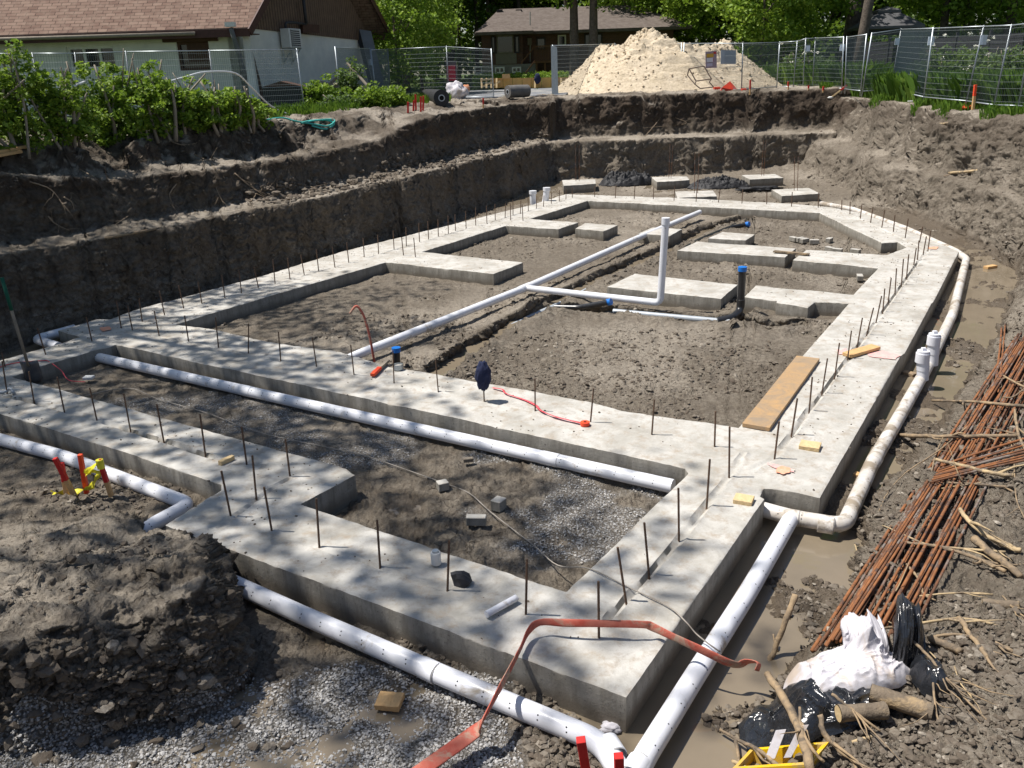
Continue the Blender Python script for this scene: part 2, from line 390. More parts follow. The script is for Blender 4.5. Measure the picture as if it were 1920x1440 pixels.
gn = fbm(xx*1.4+3, yy*1.4, o=4, s=15)
gravel = np.maximum(gravel, court*S(gn, .0, .25)*.62)
rough = np.clip(S(clump, -.35, .25), 0, 1)
calm = S(fbm(xx*.8, yy*.8, o=3, s=33), -.25, .25)
water = S(-zz, .255, .29)*(zz < 0)
amp_b = .01+.13*st+.05*bank
amp_c = .020+.034*rough*calm+np.where(dRr > 0, .030, .05)*st+.014*bank
amp_r = (.017+.012*rough)*(np.where(st < .3, np.clip(1.3-dist/11, .15, 1), 1))+(.014*st+.010*bank)*np.clip(1.7-dist/14, .12, 1)
farf = np.where(dist > 40, .4, 1.)
disp = (amp_b*big+amp_c*clump+amp_r*crumb+.0045*tiny*np.where(st < .3, np.clip(1.2-dist/7, 0, 1), 2.5*np.clip(1.6-dist/10, 0, 1)))*farf*(1-.85*water)*(1-.5*gravel)
blk = np.round(fbm(xx*4.2, yy*4.2, zz*5, 3, 95, .6)*5)/5
disp = disp+.085*moundm*(zz > -.15)*blk*S(st, .1, .5)+.02*moundm*blk
disp = disp+.022*S(fbm(xx*9, yy*9, zz*9, 3, 81, .6), -.05, .35)*calm*(1-water)*(1-gravel)*(zz < .5)*(dist < 30)-.016*(st < .3)*(zz < 0)
pos = Pg.reshape(-1, 3)+nr.reshape(-1, 3)*disp[:, None]
na = len(ang)
i0 = (np.arange(na-1)[:, None]*NR+np.arange(NR-1)[None]).ravel()
F = np.stack([i0, i0+1, i0+NR+1, i0+NR], 1)

k = N('excavated_soil')
at = k.n('ShaderNodeAttribute'); at.attribute_name = 'mask'; sep = k.n('ShaderNodeSeparateColor'); k.t.links.new(at.outputs['Color'], sep.inputs[0])
GR, DU, WE = sep.outputs[0], sep.outputs[1], sep.outputs[2]
n1 = k.noise(2.2, 8, .68); n2 = k.noise(14, 6, .7); n3 = k.noise(70, 4, .7)
clay = k.mix(k.ramp(n1, [(.38, 0), (.62, 1)]), (.168, .142, .110), (.252, .218, .173))
clay = k.mix(k.ramp(n2, [(.40, .55), (.56, 0)]), clay, (.10, .078, .058))
clay = k.mix(k.ramp(n3, [(.56, 0), (.74, .55)]), clay, (.40, .35, .29)); clay = k.mix(k.ramp(n3, [(.30, .7), (.44, 0)]), clay, (.06, .047, .036))
topsoil = k.mix(k.ramp(n2, [(.35, 0), (.7, 1)]), (.048, .035, .025), (.10, .076, .056))
sx = k.n('ShaderNodeAttribute'); sx.attribute_name = 'topsoil'
col = k.mix(sx.outputs['Fac'], clay, topsoil)
col = k.mix(k.math('MULTIPLY', DU, k.ramp(n2, [(.3, .35), (.6, 1)])), col, (.42, .37, .305))
vg = k.vor(52); stone = k.mix(k.ramp(vg.outputs['Color'], [(0, 0), (1, 1)]), (.22, .215, .21), (.50, .49, .48))
stone = k.mix(k.ramp(vg.outputs['Distance'], [(.28, 0), (.62, 1)]), stone, (.12, .11, .095))
col = k.mix(GR, col, stone)
col = k.mix(WE, col, (.125, .098, .070))
gs = k.n('ShaderNodeAttribute'); gs.attribute_name = 'turf'
col = k.mix(gs.outputs['Fac'], col, k.mix(k.ramp(n2, [(.4, 0), (.6, 1)]), (.035, .06, .015), (.085, .12, .03)))
ro = k.math('SUBTRACT', .95, k.math('MULTIPLY', WE, .55))
ve = k.n('ShaderNodeTexVoronoi'); ve.feature = 'DISTANCE_TO_EDGE'; ve.inputs['Scale'].default_value = 7.; vmp = k.n('ShaderNodeMix'); vmp.data_type = 'VECTOR'; vmp.inputs[0].default_value = .12; k.t.links.new(k.co, vmp.inputs[4]); nz_ = k.n('ShaderNodeTexNoise'); nz_.inputs['Scale'].default_value = 5.; k.t.links.new(k.co, nz_.inputs['Vector']); k.t.links.new(nz_.outputs['Color'], vmp.inputs[5]); k.t.links.new(vmp.outputs[1], ve.inputs['Vector'])
crk = k.math('MULTIPLY', k.ramp(ve.outputs['Distance'], [(.0, 1), (.035, 0)]), k.ramp(n1, [(.48, 0), (.6, 1)])); crk = k.math('MULTIPLY', crk, k.math('SUBTRACT', 1., k.math('MAXIMUM', GR, WE)))
col = k.mix(k.math('MULTIPLY', crk, .55), col, (.05, .038, .028))
vs2 = k.vor(26); n4 = k.noise(32, 5, .75)
b1 = k.bump(n2, .045, 1.); b1 = k.bump(n4, .02, .9, b1); b1 = k.bump(k.math('MULTIPLY', crk, -1.), .02, .8, b1); b2 = k.bump(n3, .010, .9, b1)
vb = k.vor(52); inv = k.math('SUBTRACT', 1., vb.outputs['Distance']); inv = k.math('MULTIPLY', inv, GR); b3 = k.bump(inv, .02, .7, b2)
M['soil'] = k.out(col, ro, b3, .25)
ground = rawmesh('ground', pos, F, M['soil'], smooth=True); tag(ground, kind='structure')
duf = np.clip(S(fbm(xx*.7, yy*.7, o=4, s=91), -.1, .5)*(1-st)*.75, 0, 1)
path = (zz > .9)*(zz < 2.6)*(1-S(st, .15, .5))*.75*S(fbm(xx*.9, yy*.9, o=4, s=123), -.35, .25)*S(dist, 12, 18)*(dist < 40)
duf = np.maximum(duf*(zz < .9)*.7, path)
duf = np.maximum(duf, moundm*(zz > .02)*(1-st)*S(-big, -.3, .3)*.6)
wet = np.clip(S(-zz+.04*big, .225, .275)*(dist < 26), 0, 1)
wet = np.maximum(wet, .35*S(-zz, .25, .35)); wet = np.clip(wet+.75*S(dRr, -1.4, -.8)*(zz < -.12)*(dist < 24)*(xx > .5), 0, 1)
ts = S(zz+.3*big, 1.25, 1.9)*st*.95+.5*S(zz, 1.3, 2)*(1-st)*S(-dRr, -4, -1)
ts = np.clip(ts*(1-.45*S(dRr, .5, 1.5))+.6*(yy > 30.6)*(st > .2)*S(zz, .9, 1.4), 0, 1)
dLL = seg_sd(xx, yy, PLEFT); ts = np.maximum(ts, S(dLL, -.5, -.1)*(st > .3)*S(zz, .0, .6)*.42); ts = np.where(zz < .0, 0, ts)
turf = np.clip(S(dLL, 4.6, 5.4)*(yy > 10)+S(dRr, 4.1, 4.8)*(yy > 13)+S(dist, 47, 50), 0, 1)*(dist > 16)
att = ground.data.attributes.new('mask', 'FLOAT_COLOR', 'POINT')
cc = np.stack([gravel, duf, wet, np.ones_like(wet)], 1).astype(np.float32); att.data.foreach_set('color', cc.ravel())
for nm, ar in (('topsoil', ts), ('turf', turf)):
    att = ground.data.attributes.new(nm, 'FLOAT', 'POINT'); att.data.foreach_set('value', ar.astype(np.float32))

# muddy water lying in the drainage trench
k = N('muddy_water'); mud = k.mix(k.ramp(k.noise(1.3, 5), [(.35, 0), (.7, 1)]), (.215, .175, .125), (.17, .14, .10))
M['water'] = k.out(mud, .05, k.bump(k.noise(3, 3), .003), .5)
wv = [(-9, 3.3, -.264), (14, 3.3, -.264), (14, 31.5, -.264), (-9, 31.5, -.264)]
tag(rawmesh('water', wv, [(0, 1, 2, 3)], M['water'], smooth=False), kind='structure')

# ------------------------------------------------------------------ loose stones and clods
def icosa():
    t = (1+5**.5)/2; v = np.array([(-1, t, 0), (1, t, 0), (-1, -t, 0), (1, -t, 0), (0, -1, t), (0, 1, t), (0, -1, -t), (0, 1, -t), (t, 0, -1), (t, 0, 1), (-t, 0, -1), (-t, 0, 1)])/1.9
    f = np.array([(0, 11, 5), (0, 5, 1), (0, 1, 7), (0, 7, 10), (0, 10, 11), (1, 5, 9), (5, 11, 4), (11, 10, 2), (10, 7, 6), (7, 1, 8), (3, 9, 4), (3, 4, 2), (3, 2, 6), (3, 6, 8), (3, 8, 9), (4, 9, 5), (2, 4, 11), (6, 2, 10), (8, 6, 7), (9, 8, 1)])
    return v, f
IV, IF = icosa()
def scatter(name, pts, size, mat, squash=.7, jit=.35, smooth=False, lift=.2):
    n = len(pts); size = np.asarray(size)
    v = IV[None]*(1+jit*rng.uniform(-1, 1, (n, 12, 1)))*rng.uniform(.6, 1.25, (n, 1, 3)); v[..., 2] *= squash
    a = rng.uniform(0, 6.28, n); c, s = np.cos(a), np.sin(a); b = rng.uniform(-.6, .6, n); cb, sb = np.cos(b), np.sin(b)
    y_ = v[..., 1]*cb[:, None]-v[..., 2]*sb[:, None]; z_ = v[..., 1]*sb[:, None]+v[..., 2]*cb[:, None]; x_ = v[..., 0]
    v = np.stack([x_*c[:, None]-y_*s[:, None], x_*s[:, None]+y_*c[:, None], z_], -1)*size[:, None, None]
    v = v+pts[:, None, :]; v[..., 2] += (size*lift)[:, None]
    f = (IF[None]+np.arange(n)[:, None, None]*12).reshape(-1, 3)
    o = rawmesh(name, v.reshape(-1, 3), f, mat, smooth=smooth); tag(o, kind='stuff'); return o
k = N('crushed_stone'); g = k.n('ShaderNodeNewGeometry').outputs['Random Per Island']
M['stone'] = k.out(k.ramp(g, [(0, (.18, .175, .17)), (.35, (.33, .325, .32)), (.8, (.47, .46, .445)), (1, (.28, .25, .21))]), .9, k.bump(k.noise(60, 4), .002), .3)
k = N('soil_clod'); g = k.n('ShaderNodeNewGeometry').outputs['Random Per Island']
M['clod'] = k.out(k.mix(k.ramp(k.noise(40, 5, .7), [(.35, 0), (.7, 1)]), k.ramp(g, [(0, (.085, .070, .055)), (.5, (.155, .132, .106)), (.93, (.22, .195, .16)), (1, (.42, .38, .32))]), (.12, .095, .072)), .95, k.bump(k.noise(50, 4), .006), .2)
def pick(mask, n):
    idx = np.nonzero(mask)[0]; return pos[rng.choice(idx, n)]+rng.normal(0, 1, (n, 3))*[.008, .008, 0]
vis = (dist < 40) & (np.abs(np.degrees(np.arctan2(xx, yy))) < 45) & (dist > 3)
p = pick(vis & (gravel > .45) & (dist < 5.8), 24000); scatter('loose_gravel', p, rng.uniform(.0035, .009, len(p))*rng.choice([1, 1, 1.6], len(p)), M['stone'])
p = pick(vis & (gravel > .5) & (dist >= 5.8), 5000); scatter('courtyard_gravel', p, rng.uniform(.004, .011, len(p)), M['stone'])
p = pick(vis & (gravel < .3) & (water < .3) & (zz < .2) & (dist < 30) & (calm > .2)*(court < .5), 30000)
dd_ = np.hypot(p[:, 0], p[:, 1]); scatter('soil_clods', p, (rng.power(.3, len(p))*.026+.008)*(1+.02*dd_), M['clod'], squash=.6, lift=.1)
p = pick(vis & ((bank > .3) | (st > .45) | moundm) & (water < .3) & (dist < 34) & (fbm(xx*1.6, yy*1.6, o=3, s=211) > -.02), 9000)
d_ = np.hypot(p[:, 0], p[:, 1]); scatter('bank_clods', p, (rng.power(.35, len(p))*.016+.004)*(1+d_*.07), M['clod'], squash=.55, lift=-.1)
p = pick(vis & moundm & (st > .3) & (dist < 6.5), 130); scatter('mound_lumps', p, rng.power(.5, len(p))*.045+.02, M['clod'], squash=.75, lift=-.1)
p = pick(vis & (gravel > .2) & (seg_sd(xx, yy, MOUND) > -.6) & (seg_sd(xx, yy, MOUND) < .5) & ~moundm & (dist < 6), 160); scatter('fallen_lumps', p, rng.power(.5, len(p))*.04+.01, M['clod'], squash=.7, lift=.1)
p = pick(vis & (dLL > .05) & (dLL < .85) & (zz > .8) & (zz < 1.5) & (yy > 17), 1100); scatter('bench_rubble', p, rng.uniform(.02, .09, len(p)), M['clod'], lift=0)
# ------------------------------------------------------------------ concrete footings
k = N('raw_concrete')
a1 = k.noise(1.7, 9, .72, .3); a2 = k.noise(7, 8, .75); a3 = k.noise(45, 5, .7)
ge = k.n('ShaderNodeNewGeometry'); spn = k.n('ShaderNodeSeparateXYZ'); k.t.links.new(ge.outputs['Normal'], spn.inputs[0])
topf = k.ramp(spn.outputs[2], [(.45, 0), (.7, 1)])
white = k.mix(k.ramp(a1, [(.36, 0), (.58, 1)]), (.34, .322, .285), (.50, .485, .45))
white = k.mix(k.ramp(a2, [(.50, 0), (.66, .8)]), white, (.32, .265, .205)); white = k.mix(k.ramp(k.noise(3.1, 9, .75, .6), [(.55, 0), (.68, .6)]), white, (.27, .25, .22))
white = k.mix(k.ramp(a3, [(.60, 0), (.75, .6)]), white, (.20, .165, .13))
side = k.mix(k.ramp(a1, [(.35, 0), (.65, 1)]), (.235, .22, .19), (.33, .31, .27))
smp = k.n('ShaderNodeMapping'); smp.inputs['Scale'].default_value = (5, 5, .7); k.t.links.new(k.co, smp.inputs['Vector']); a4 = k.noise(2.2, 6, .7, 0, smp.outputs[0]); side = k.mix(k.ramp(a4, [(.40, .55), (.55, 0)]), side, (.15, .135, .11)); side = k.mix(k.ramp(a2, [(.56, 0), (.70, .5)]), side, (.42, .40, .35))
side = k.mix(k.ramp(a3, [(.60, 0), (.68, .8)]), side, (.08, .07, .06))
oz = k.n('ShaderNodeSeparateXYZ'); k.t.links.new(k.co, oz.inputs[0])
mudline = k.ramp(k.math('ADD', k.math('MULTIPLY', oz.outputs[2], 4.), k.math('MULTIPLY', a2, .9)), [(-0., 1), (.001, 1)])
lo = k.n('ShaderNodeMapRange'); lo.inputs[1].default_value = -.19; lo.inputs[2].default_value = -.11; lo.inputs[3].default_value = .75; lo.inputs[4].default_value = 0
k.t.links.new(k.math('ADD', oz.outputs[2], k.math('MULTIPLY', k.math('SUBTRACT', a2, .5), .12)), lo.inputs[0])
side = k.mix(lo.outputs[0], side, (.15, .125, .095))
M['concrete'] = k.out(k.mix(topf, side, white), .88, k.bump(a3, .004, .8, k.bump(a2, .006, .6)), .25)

def slab(name, outer, holes=(), top=0., bot=-.34, cell=.022, parent=None, groove=(), seed=0, axis=None, label=None, cat=None):
    outer = np.array(outer, float)[:, :2]; holes = [np.array(h_, float)[:, :2] for h_ in holes]
    th = axis if axis is not None else math.radians(-32.3); c, s = math.cos(th), math.sin(th); Rm = np.array([[c, s], [-s, c]])
    uv = outer@Rm.T; lo_ = uv.min(0)-cell; n = np.ceil((uv.max(0)+cell-lo_)/cell).astype(int)
    U, W = np.meshgrid(lo_[0]+np.arange(n[0]+1)*cell, lo_[1]+np.arange(n[1]+1)*cell, indexing='ij')
    xy = np.stack([U, W], -1)@Rm; cen = (xy[:-1, :-1]+xy[1:, 1:])/2
    ins = inpoly(cen[..., 0], cen[..., 1], outer)
    for h_ in holes: ins &= ~inpoly(cen[..., 0], cen[..., 1], h_)
    idx = np.arange((n[0]+1)*(n[1]+1)).reshape(n[0]+1, n[1]+1)
    q = np.stack([idx[:-1, :-1], idx[1:, :-1], idx[1:, 1:], idx[:-1, 1:]], -1)[ins]
    used, inv = np.unique(q, return_inverse=True); q = inv.reshape(q.shape); V2 = xy.reshape(-1, 2)[used]
    e = np.concatenate([q[:, [0, 1]], q[:, [1, 2]], q[:, [2, 3]], q[:, [3, 0]]]); key = np.sort(e, 1); kk = key[:, 0]*np.int64(len(V2))+key[:, 1]
    _, first, cnt = np.unique(kk, return_index=True, return_counts=True); be = e[first[cnt == 1]]
    bv = np.unique(be); bp = V2[bv]; best = np.full(len(bv), 1e9); tgt = bp.copy()
    for pl in [outer]+holes:
        for a, b in zip(pl, np.roll(pl, -1, 0)):
            d = b-a; L = d@d
            if L < 1e-9: continue
            t = np.clip(((bp-a)@d)/L, 0, 1); pr = a+t[:, None]*d; dd = ((bp-pr)**2).sum(1); m_ = dd < best; best[m_] = dd[m_]; tgt[m_] = pr[m_]
    for pl in [outer]+holes:
        for a in pl:
            j = int(((bp-a)**2).sum(1).argmin())
            if ((bp[j]-a)**2).sum() < (2.5*cell)**2: tgt[j] = a
    jit = .006*fbm(tgt[:, 0]*9, tgt[:, 1]*9, o=3, s=5+seed)
    V2 = V2.copy(); V2[bv] = tgt
    x, y = V2[:, 0], V2[:, 1]
    z = top+.010*fbm(x*2, y*2, o=3, s=11+seed)+.0035*fbm(x*14, y*14, o=3, s=12)
    z[bv] -= .006+.008*np.abs(fbm(tgt[:, 0]*6, tgt[:, 1]*6, o=3, s=8))
    for g, wdt, dep in groove:
        d = np.abs(seg_sd(x.astype(np.float32), y.astype(np.float32), g)+.012*fbm(x*5, y*5, o=3, s=4)); br = S(fbm(x*1.6, y*1.6, o=2, s=44), -.35, .1)
        z = z-dep*(1-S(d, wdt*.45, wdt))*(.25+.75*br)+.010*(1-S(d, wdt, wdt*2.6))*S(d, wdt*.8, wdt*1.2)
    v = np.column_stack([x, y, z]); nv = len(v); faces = [q]
    # skirt
    nxt = {int(a): int(b) for a, b in be}; prev = bv; lvl = {int(b): int(b) for b in bv}
    rows = [.02, .07, .13, .2, top-bot]; allv = [v]; base = nv; m0 = np.zeros(nv, int); m0[bv] = bv
    nrm = np.zeros((nv, 2))
    for a, b in be: 
        d = v[b, :2]-v[a, :2]; pn = np.array([d[1], -d[0]]); nrm[a] += pn; nrm[b] += pn
    nl = np.linalg.norm(nrm, axis=1); nl[nl == 0] = 1; nrm /= nl[:, None]
    pidx = np.full(nv, -1); pidx[bv] = bv
    for ri, dz in enumerate(rows):
        zz_ = (top-dz)*np.ones(len(bv)); off = .004*fbm(v[bv, 0]*8, v[bv, 1]*8, np.full(len(bv), dz*9), 3, 17+seed)+(.004 if ri else .002)
        nv_ = np.column_stack([v[bv, 0]+nrm[bv, 0]*off, v[bv, 1]+nrm[bv, 1]*off, zz_]); allv.append(nv_)
        cidx = np.full(nv, -1); cidx[bv] = base+np.arange(len(bv)); base += len(bv)
        faces.append(np.column_stack([pidx[be[:, 1]], pidx[be[:, 0]], cidx[be[:, 0]], cidx[be[:, 1]]])); pidx = cidx
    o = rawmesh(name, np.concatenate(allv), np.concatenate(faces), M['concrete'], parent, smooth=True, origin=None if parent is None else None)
    smooth_by_angle(o, 50)
    if label: tag(o, label, cat or 'footing')
    return o, v

def PL(l): return [P(a, b)[:2] for a, b in l]
def isect(a, b, c, d):
    a, b, c, d = [np.array(q[:2], float) for q in (a, b, c, d)]; r = b-a; s = d-c
    t = ((c-a)[0]*s[1]-(c-a)[1]*s[0])/(r[0]*s[1]-r[1]*s[0]); return a+t*r
oc = isect(P(155, 630), P(0, 675.6), P(415, 910), P(0, 775))
ic = isect(P(217, 645), P(18, 706), P(650, 878), P(20, 705))
outer_px = [(1174, 1306), (1433, 935), (1425, 929), (1432, 914), (1457, 915), (1537.5, 931), (1688, 668), (1696, 662), (1746, 569), (1750, 566), (1798, 471), (1620, 400), (1560, 388), (1480, 382), (1300, 372), (1060, 364),
            (1000, 383), (640, 472), (500, 515), (250, 582), (206, 598), (182, 598), (109, 618.6), (152, 631), (47, 663), (0, 675.6)]
outer2_px = [(0, 775), (187, 832), (415, 908), (415, 918), (388, 933), (310, 984)]
OUT = PL(outer_px)+[oc]+PL(outer2_px)
COURT = PL([(217, 645), (203, 650), (172, 657), (141, 668), (75, 686), (45, 698)])+[ic]+PL([(650, 878), (665, 890), (563, 945), (1062, 1109), (1291, 886), (1285, 877)])
MAIN = PL([(328, 607), (723, 491), (925, 513), (980, 492), (790, 472), (948, 423), (1047, 429), (1084, 417), (993, 410), (1102, 376), (1537, 399), (1653, 455), (1683, 453), (1700, 463), (1663, 478),
           (1512, 468), (1487, 487), (1647, 502), (1600, 552), (1417, 535), (1395, 557), (1457, 564), (1456, 567), (1515, 576), (1528, 565), (1592, 569), (1385, 801), (1166, 768.7), (1100, 751), (886, 713), (731.5, 686.6), (640, 660), (500, 640), (413, 620)])
GRV = [(PL([(1395, 852), (1365, 893), (1325, 950), (1273, 1013), (1217, 1080), (1140, 1160)]), .030, .034), (PL([(1410, 905-25), (1451, 862), (1484, 816), (1541, 738), (1607, 652), (1700, 523), (1740, 470), (1613, 411), (1560, 394)]), .028, .032),
       (PL([(0, 742), (64, 754), (182, 789), (307, 827), (400, 859)]), .036, .045), (PL([(410, 990), (481, 937), (540, 898)]), .022, .018), (PL([(664, 705), (739, 720), (822, 736), (908, 754), (1003, 772), (1107, 794), (1222, 817), (1395, 852)]), .022, .012),
       (PL([(249, 622), (299, 632), (410, 654), (527, 678), (664, 705)]), .02, .010), (PL([(173, 643), (87, 668), (0, 696)]), .02, .012), (PL([(228, 617), (422, 560), (597, 510), (739, 469), (913, 419), (1061, 375), (1437, 384), (1578, 395)]), .018, .012),
       (PL([(510, 998), (600, 1030), (713, 1067), (839, 1109)]), .02, .010)]
foot = thing('footing', 'long pale raw concrete foundation footing running round the pit floor and its front courtyard', 'footing', (2, 8, 0))
fo, FV = slab('concrete_strip', OUT, (COURT, MAIN), groove=GRV, parent=foot)
def blot(name, px, mat, parent=foot, z=.012):
    pts = [P(a, b, z) for a, b in px]; c = np.mean(pts, 0); mb = MB(); ring = []
    n = 28; pp = [np.array(q) for q in pts]; per = []
    for i in range(len(pp)):
        a, b = pp[i], pp[(i+1) % len(pp)]
        for t in (0, .25, .5, .75): q = a+(b-a)*t; per.append(q+(q-c)*rng.uniform(-.10, .10))
    mb.add([c]+per, [(0, 1+i, 1+(i+1) % len(per)) for i in range(len(per))]); return mb.build(name, mat, parent)
blot('paint_mark', [(1440, 867), (1462, 872), (1490, 880), (1488, 885), (1455, 878), (1440, 871)], M['pink'])
blot('paint_mark', [(1456, 877), (1467, 873), (1481, 877), (1481, 885), (1467, 889), (1456, 885)], M['orange_spray'], z=.016)
blot('paint_mark', [(1625, 660), (1655, 657), (1688, 666), (1680, 674), (1650, 671), (1628, 668)], M['pink'])
blot('paint_mark', [(1570, 655), (1588, 654), (1590, 664), (1573, 664)], M['pink'])
blot('paint_mark', [(186, 614), (206, 612), (209, 618), (192, 621)], M['orange_spray'])
blot('paint_mark', [(1740, 463), (1760, 463), (1756, 467), (1742, 467)], M['orange_spray'])

def pad(label, px, h=.2, parent=None):
    pts = [P(a, b)[:2] for a, b in px]; d = np.array(pts[1])-pts[0]
    o, _ = slab('concrete_pad', pts, bot=-.34, cell=.05, axis=math.atan2(d[1], d[0]), seed=len(label)); tag(o, label, 'footing pad', 'separate concrete pads on the pit floor'); return o
pad('small square concrete pad on the soil right of the left-hand pads', [(1079, 428), (1131, 433), (1158, 422), (1097, 418)])
pad('square concrete pad standing beside the long white pipe behind the tall riser', [(1197, 437), (1255, 442), (1279, 429), (1225, 425)])
pad('low square pad just behind the longest concrete pad', [(1328, 446), (1398, 450), (1415, 439), (1355, 434)])
pad('longest separate concrete pad, bridged by a stick at its right end', [(1270, 469), (1472, 482), (1492, 465), (1307, 453)])
pad('wide concrete pad behind the foot of the tall white riser', [(1139, 537), (1352, 560), (1383, 533), (1190, 513)])
pad('leftmost concrete pad below the back pit wall', [(1057, 348), (1117, 344), (1116, 336), (1054, 337)][::1])
pad('concrete pad between the two heaps of black fabric', [(1232, 341), (1293, 337), (1287, 330), (1222, 332)])
pad('flat concrete pad close behind the back footing, second from the right', [(1270, 371), (1344, 367), (1337, 357), (1266, 359)])
pad('farthest right concrete pad, nearest the rubble in the back corner', [(1406, 336), (1469, 333), (1453, 326), (1391, 328)])
pad('large concrete pad beside the back right bend of the footing', [(1466, 367), (1537, 362), (1517, 352), (1447, 355)])

# crumbs of soil on the concrete
b_ = FV[rng.choice(len(FV), 2600)]; w_ = np.hypot(b_[:, 0], b_[:, 1]); keep = fbm(b_[:, 0]*1.5, b_[:, 1]*1.5, o=3, s=99) > -.05
b_ = b_[keep]; scatter('soil_crumbs', b_+rng.normal(0, .01, b_.shape)*[1, 1, 0], rng.uniform(.003, .014, len(b_))**1.0, M['clod'], lift=.1)

# ------------------------------------------------------------------ pipes
def pipe(name, label, pts, r=.066, mat='pvc', holes=True, hole_ang=(.5, -.25), seams=(), caps=True, cat='pipe', bend=True, n=20, group=None, hs=.19, parent=None, hr=.0052):
    mb = MB(); pts = [np.array(p, float) for p in pts]
    if bend and len(pts) > 2:                       # round the corners
        q = [pts[0]]
        for i in range(1, len(pts)-1):
            a, b, c = pts[i-1], pts[i], pts[i+1]; da = (a-b)/np.linalg.norm(a-b); dc = (c-b)/np.linalg.norm(c-b); L = min(r*1.8, np.linalg.norm(a-b)*.45, np.linalg.norm(c-b)*.45)
            for t in np.linspace(0, 1, 6): q.append((b+da*L)*(1-t)**2+2*b*t*(1-t)+(b+dc*L)*t*t)
        q.append(pts[-1])
    else: q = pts
    mb.tube(q, r, n, 0, caps)
    for i in range(len(pts)-1):
        a, b = pts[i], pts[i+1]; L = np.linalg.norm(b-a); t = (b-a)/L
        x = np.cross(t, [0, 0, 1.]); x /= max(np.linalg.norm(x), 1e-6); u = np.cross(x, t)
        if x@(-(a+b)/2+np.array([0, 0, EYE])) < 0: x = -x     # towards the viewer's side
        if holes and abs(t[2]) < .5:
            for ai in hole_ang:
                nrm = x*math.cos(ai)+u*math.sin(ai); s_ = .08
                while s_ < L-.08: mb.disc(a+t*s_+nrm*(r*1.003), nrm, hr, 7, 1); s_ += hs*rng.uniform(.98, 1.02)
        s_ = 3.0
        while s_ < L-.6:
            c = a+t*s_; mb.tube([c-t*.09, c-t*.0885, c+t*.0885, c+t*.09], [r, r*1.045, r*1.045, r], n, 0, False); mb.tube([c+t*.091, c+t*.094], r*1.006, n, 2, False); s_ += 3.0
    for c, t in seams:
        c = np.array(c); t = np.array(t)/np.linalg.norm(t); mb.tube([c-t*.06, c-t*.058, c+t*.058, c+t*.06], [r, r*1.06, r*1.06, r], n, 0, False); mb.tube([c+t*.061, c+t*.066], r*1.008, n, 2, False)
    org = pts[0]*0; o = rawmesh(name, mb.v, mb.f, [M[mat], M['hole'], M['seam']], parent, True, mb.m)
    smooth_by_angle(o, 35)
    if label and parent is None: tag(o, label, cat, group)
    return o
ZP = -.15
E1 = P(238, 1010, ZP)
C0 = P(1176, 1470, ZP-.02)
pf = P(1128, 1392, ZP-.02)
pipe('drain_pipe', 'white perforated drain pipe along the near outer side of the footing under the red hose', [E1, P(380, 1068, ZP), P(560, 1150, ZP), P(800, 1254, ZP), pf, C0], hole_ang=(.85, .45), seams=[(P(806, 1257, ZP), P(830, 1268, ZP)-P(800, 1254, ZP)), (P(1146, 1406, ZP-.02), C0-pf)])
TEE = P(1484, 970, ZP)
rp = [C0+[.02, -.02, 0], P(1205, 1425, ZP), P(1300, 1272, ZP), P(1400, 1115, ZP), TEE+[0, 0, 0]]
pipe('drain_pipe', 'white perforated drain pipe running straight beside the right face of the near footing block', rp, hole_ang=(.95, .5), seams=[(P(1192, 1443, ZP), rp[2]-rp[1])])
tp = [P(1405, 948, ZP), P(1484, 970, ZP), P(1583, 986, ZP), P(1636, 868, ZP), P(1690, 775, ZP-.005), P(1738, 690, ZP-.01), P(1786, 590, ZP-.01), P(1812, 486, ZP), P(1792, 472, ZP), P(1700, 430, ZP), P(1600, 393, ZP), P(1540, 382, ZP)]
pipe('drain_pipe', 'muddy white drain pipe lying in the water along the right side of the footing', tp, mat='pvc_dirty', hole_ang=(1.0, .5), seams=[(P(1484, 970, ZP), P(1520, 976, ZP)-P(1484, 970, ZP)), (P(1548, 984, ZP), P(1583, 986, ZP)-P(1520, 976, ZP)), (P(1640, 862, ZP), P(1690, 775, ZP)-P(1636, 868, ZP))])
pipe('drain_pipe', 'white perforated drain pipe crossing the front courtyard below the cross footing', [P(180, 669, -.125), P(600, 764, -.125), P(1262, 912, -.125)], hole_ang=(.75, .3), hs=.19)
pipe('drain_pipe', 'white drain pipe with an elbow running past the wooden marker stakes', [P(-60, 808, ZP), P(120, 856, ZP), P(357, 946, ZP), E1], hole_ang=(.85, .4))
pipe('drain_pipe', 'short white drain pipe bend at the far left corner of the footing', [P(140, 616, ZP+.02), P(66, 636, ZP+.02), P(110, 650, ZP+.02)], hole_ang=(.6, .2))
cz_ = -.04
J = P(985, 540, cz_)
cp = thing('waste_pipe', 'long smooth white pipe across the main floor with a tall capped riser', 'pipe', tuple(J))
pipe('main_run', None, [P(640, 679, -.10), P(673, 664, -.07), J, P(1190, 449, cz_), P(1312, 398, cz_)], r=.062, mat='pvc', holes=False, parent=cp)
rb_ = P(1238, 568, -.05)
pipe('branch', None, [J, rb_, V(1248, 417, rb_)], r=.055, holes=False, parent=cp)
tr_ = V(1248, 417, rb_)
pipe('collar', None, [tr_-[0, 0, .03], tr_+[0, 0, .07]], r=.063, holes=False, parent=cp)
pipe('tee_joint', None, [J-(J-P(900, 572, cz_))/np.linalg.norm(J-P(900, 572, cz_))*.15, J+(P(1190, 449, cz_)-J)/np.linalg.norm(P(1190, 449, cz_)-J)*.15], r=.068, holes=False, parent=cp)
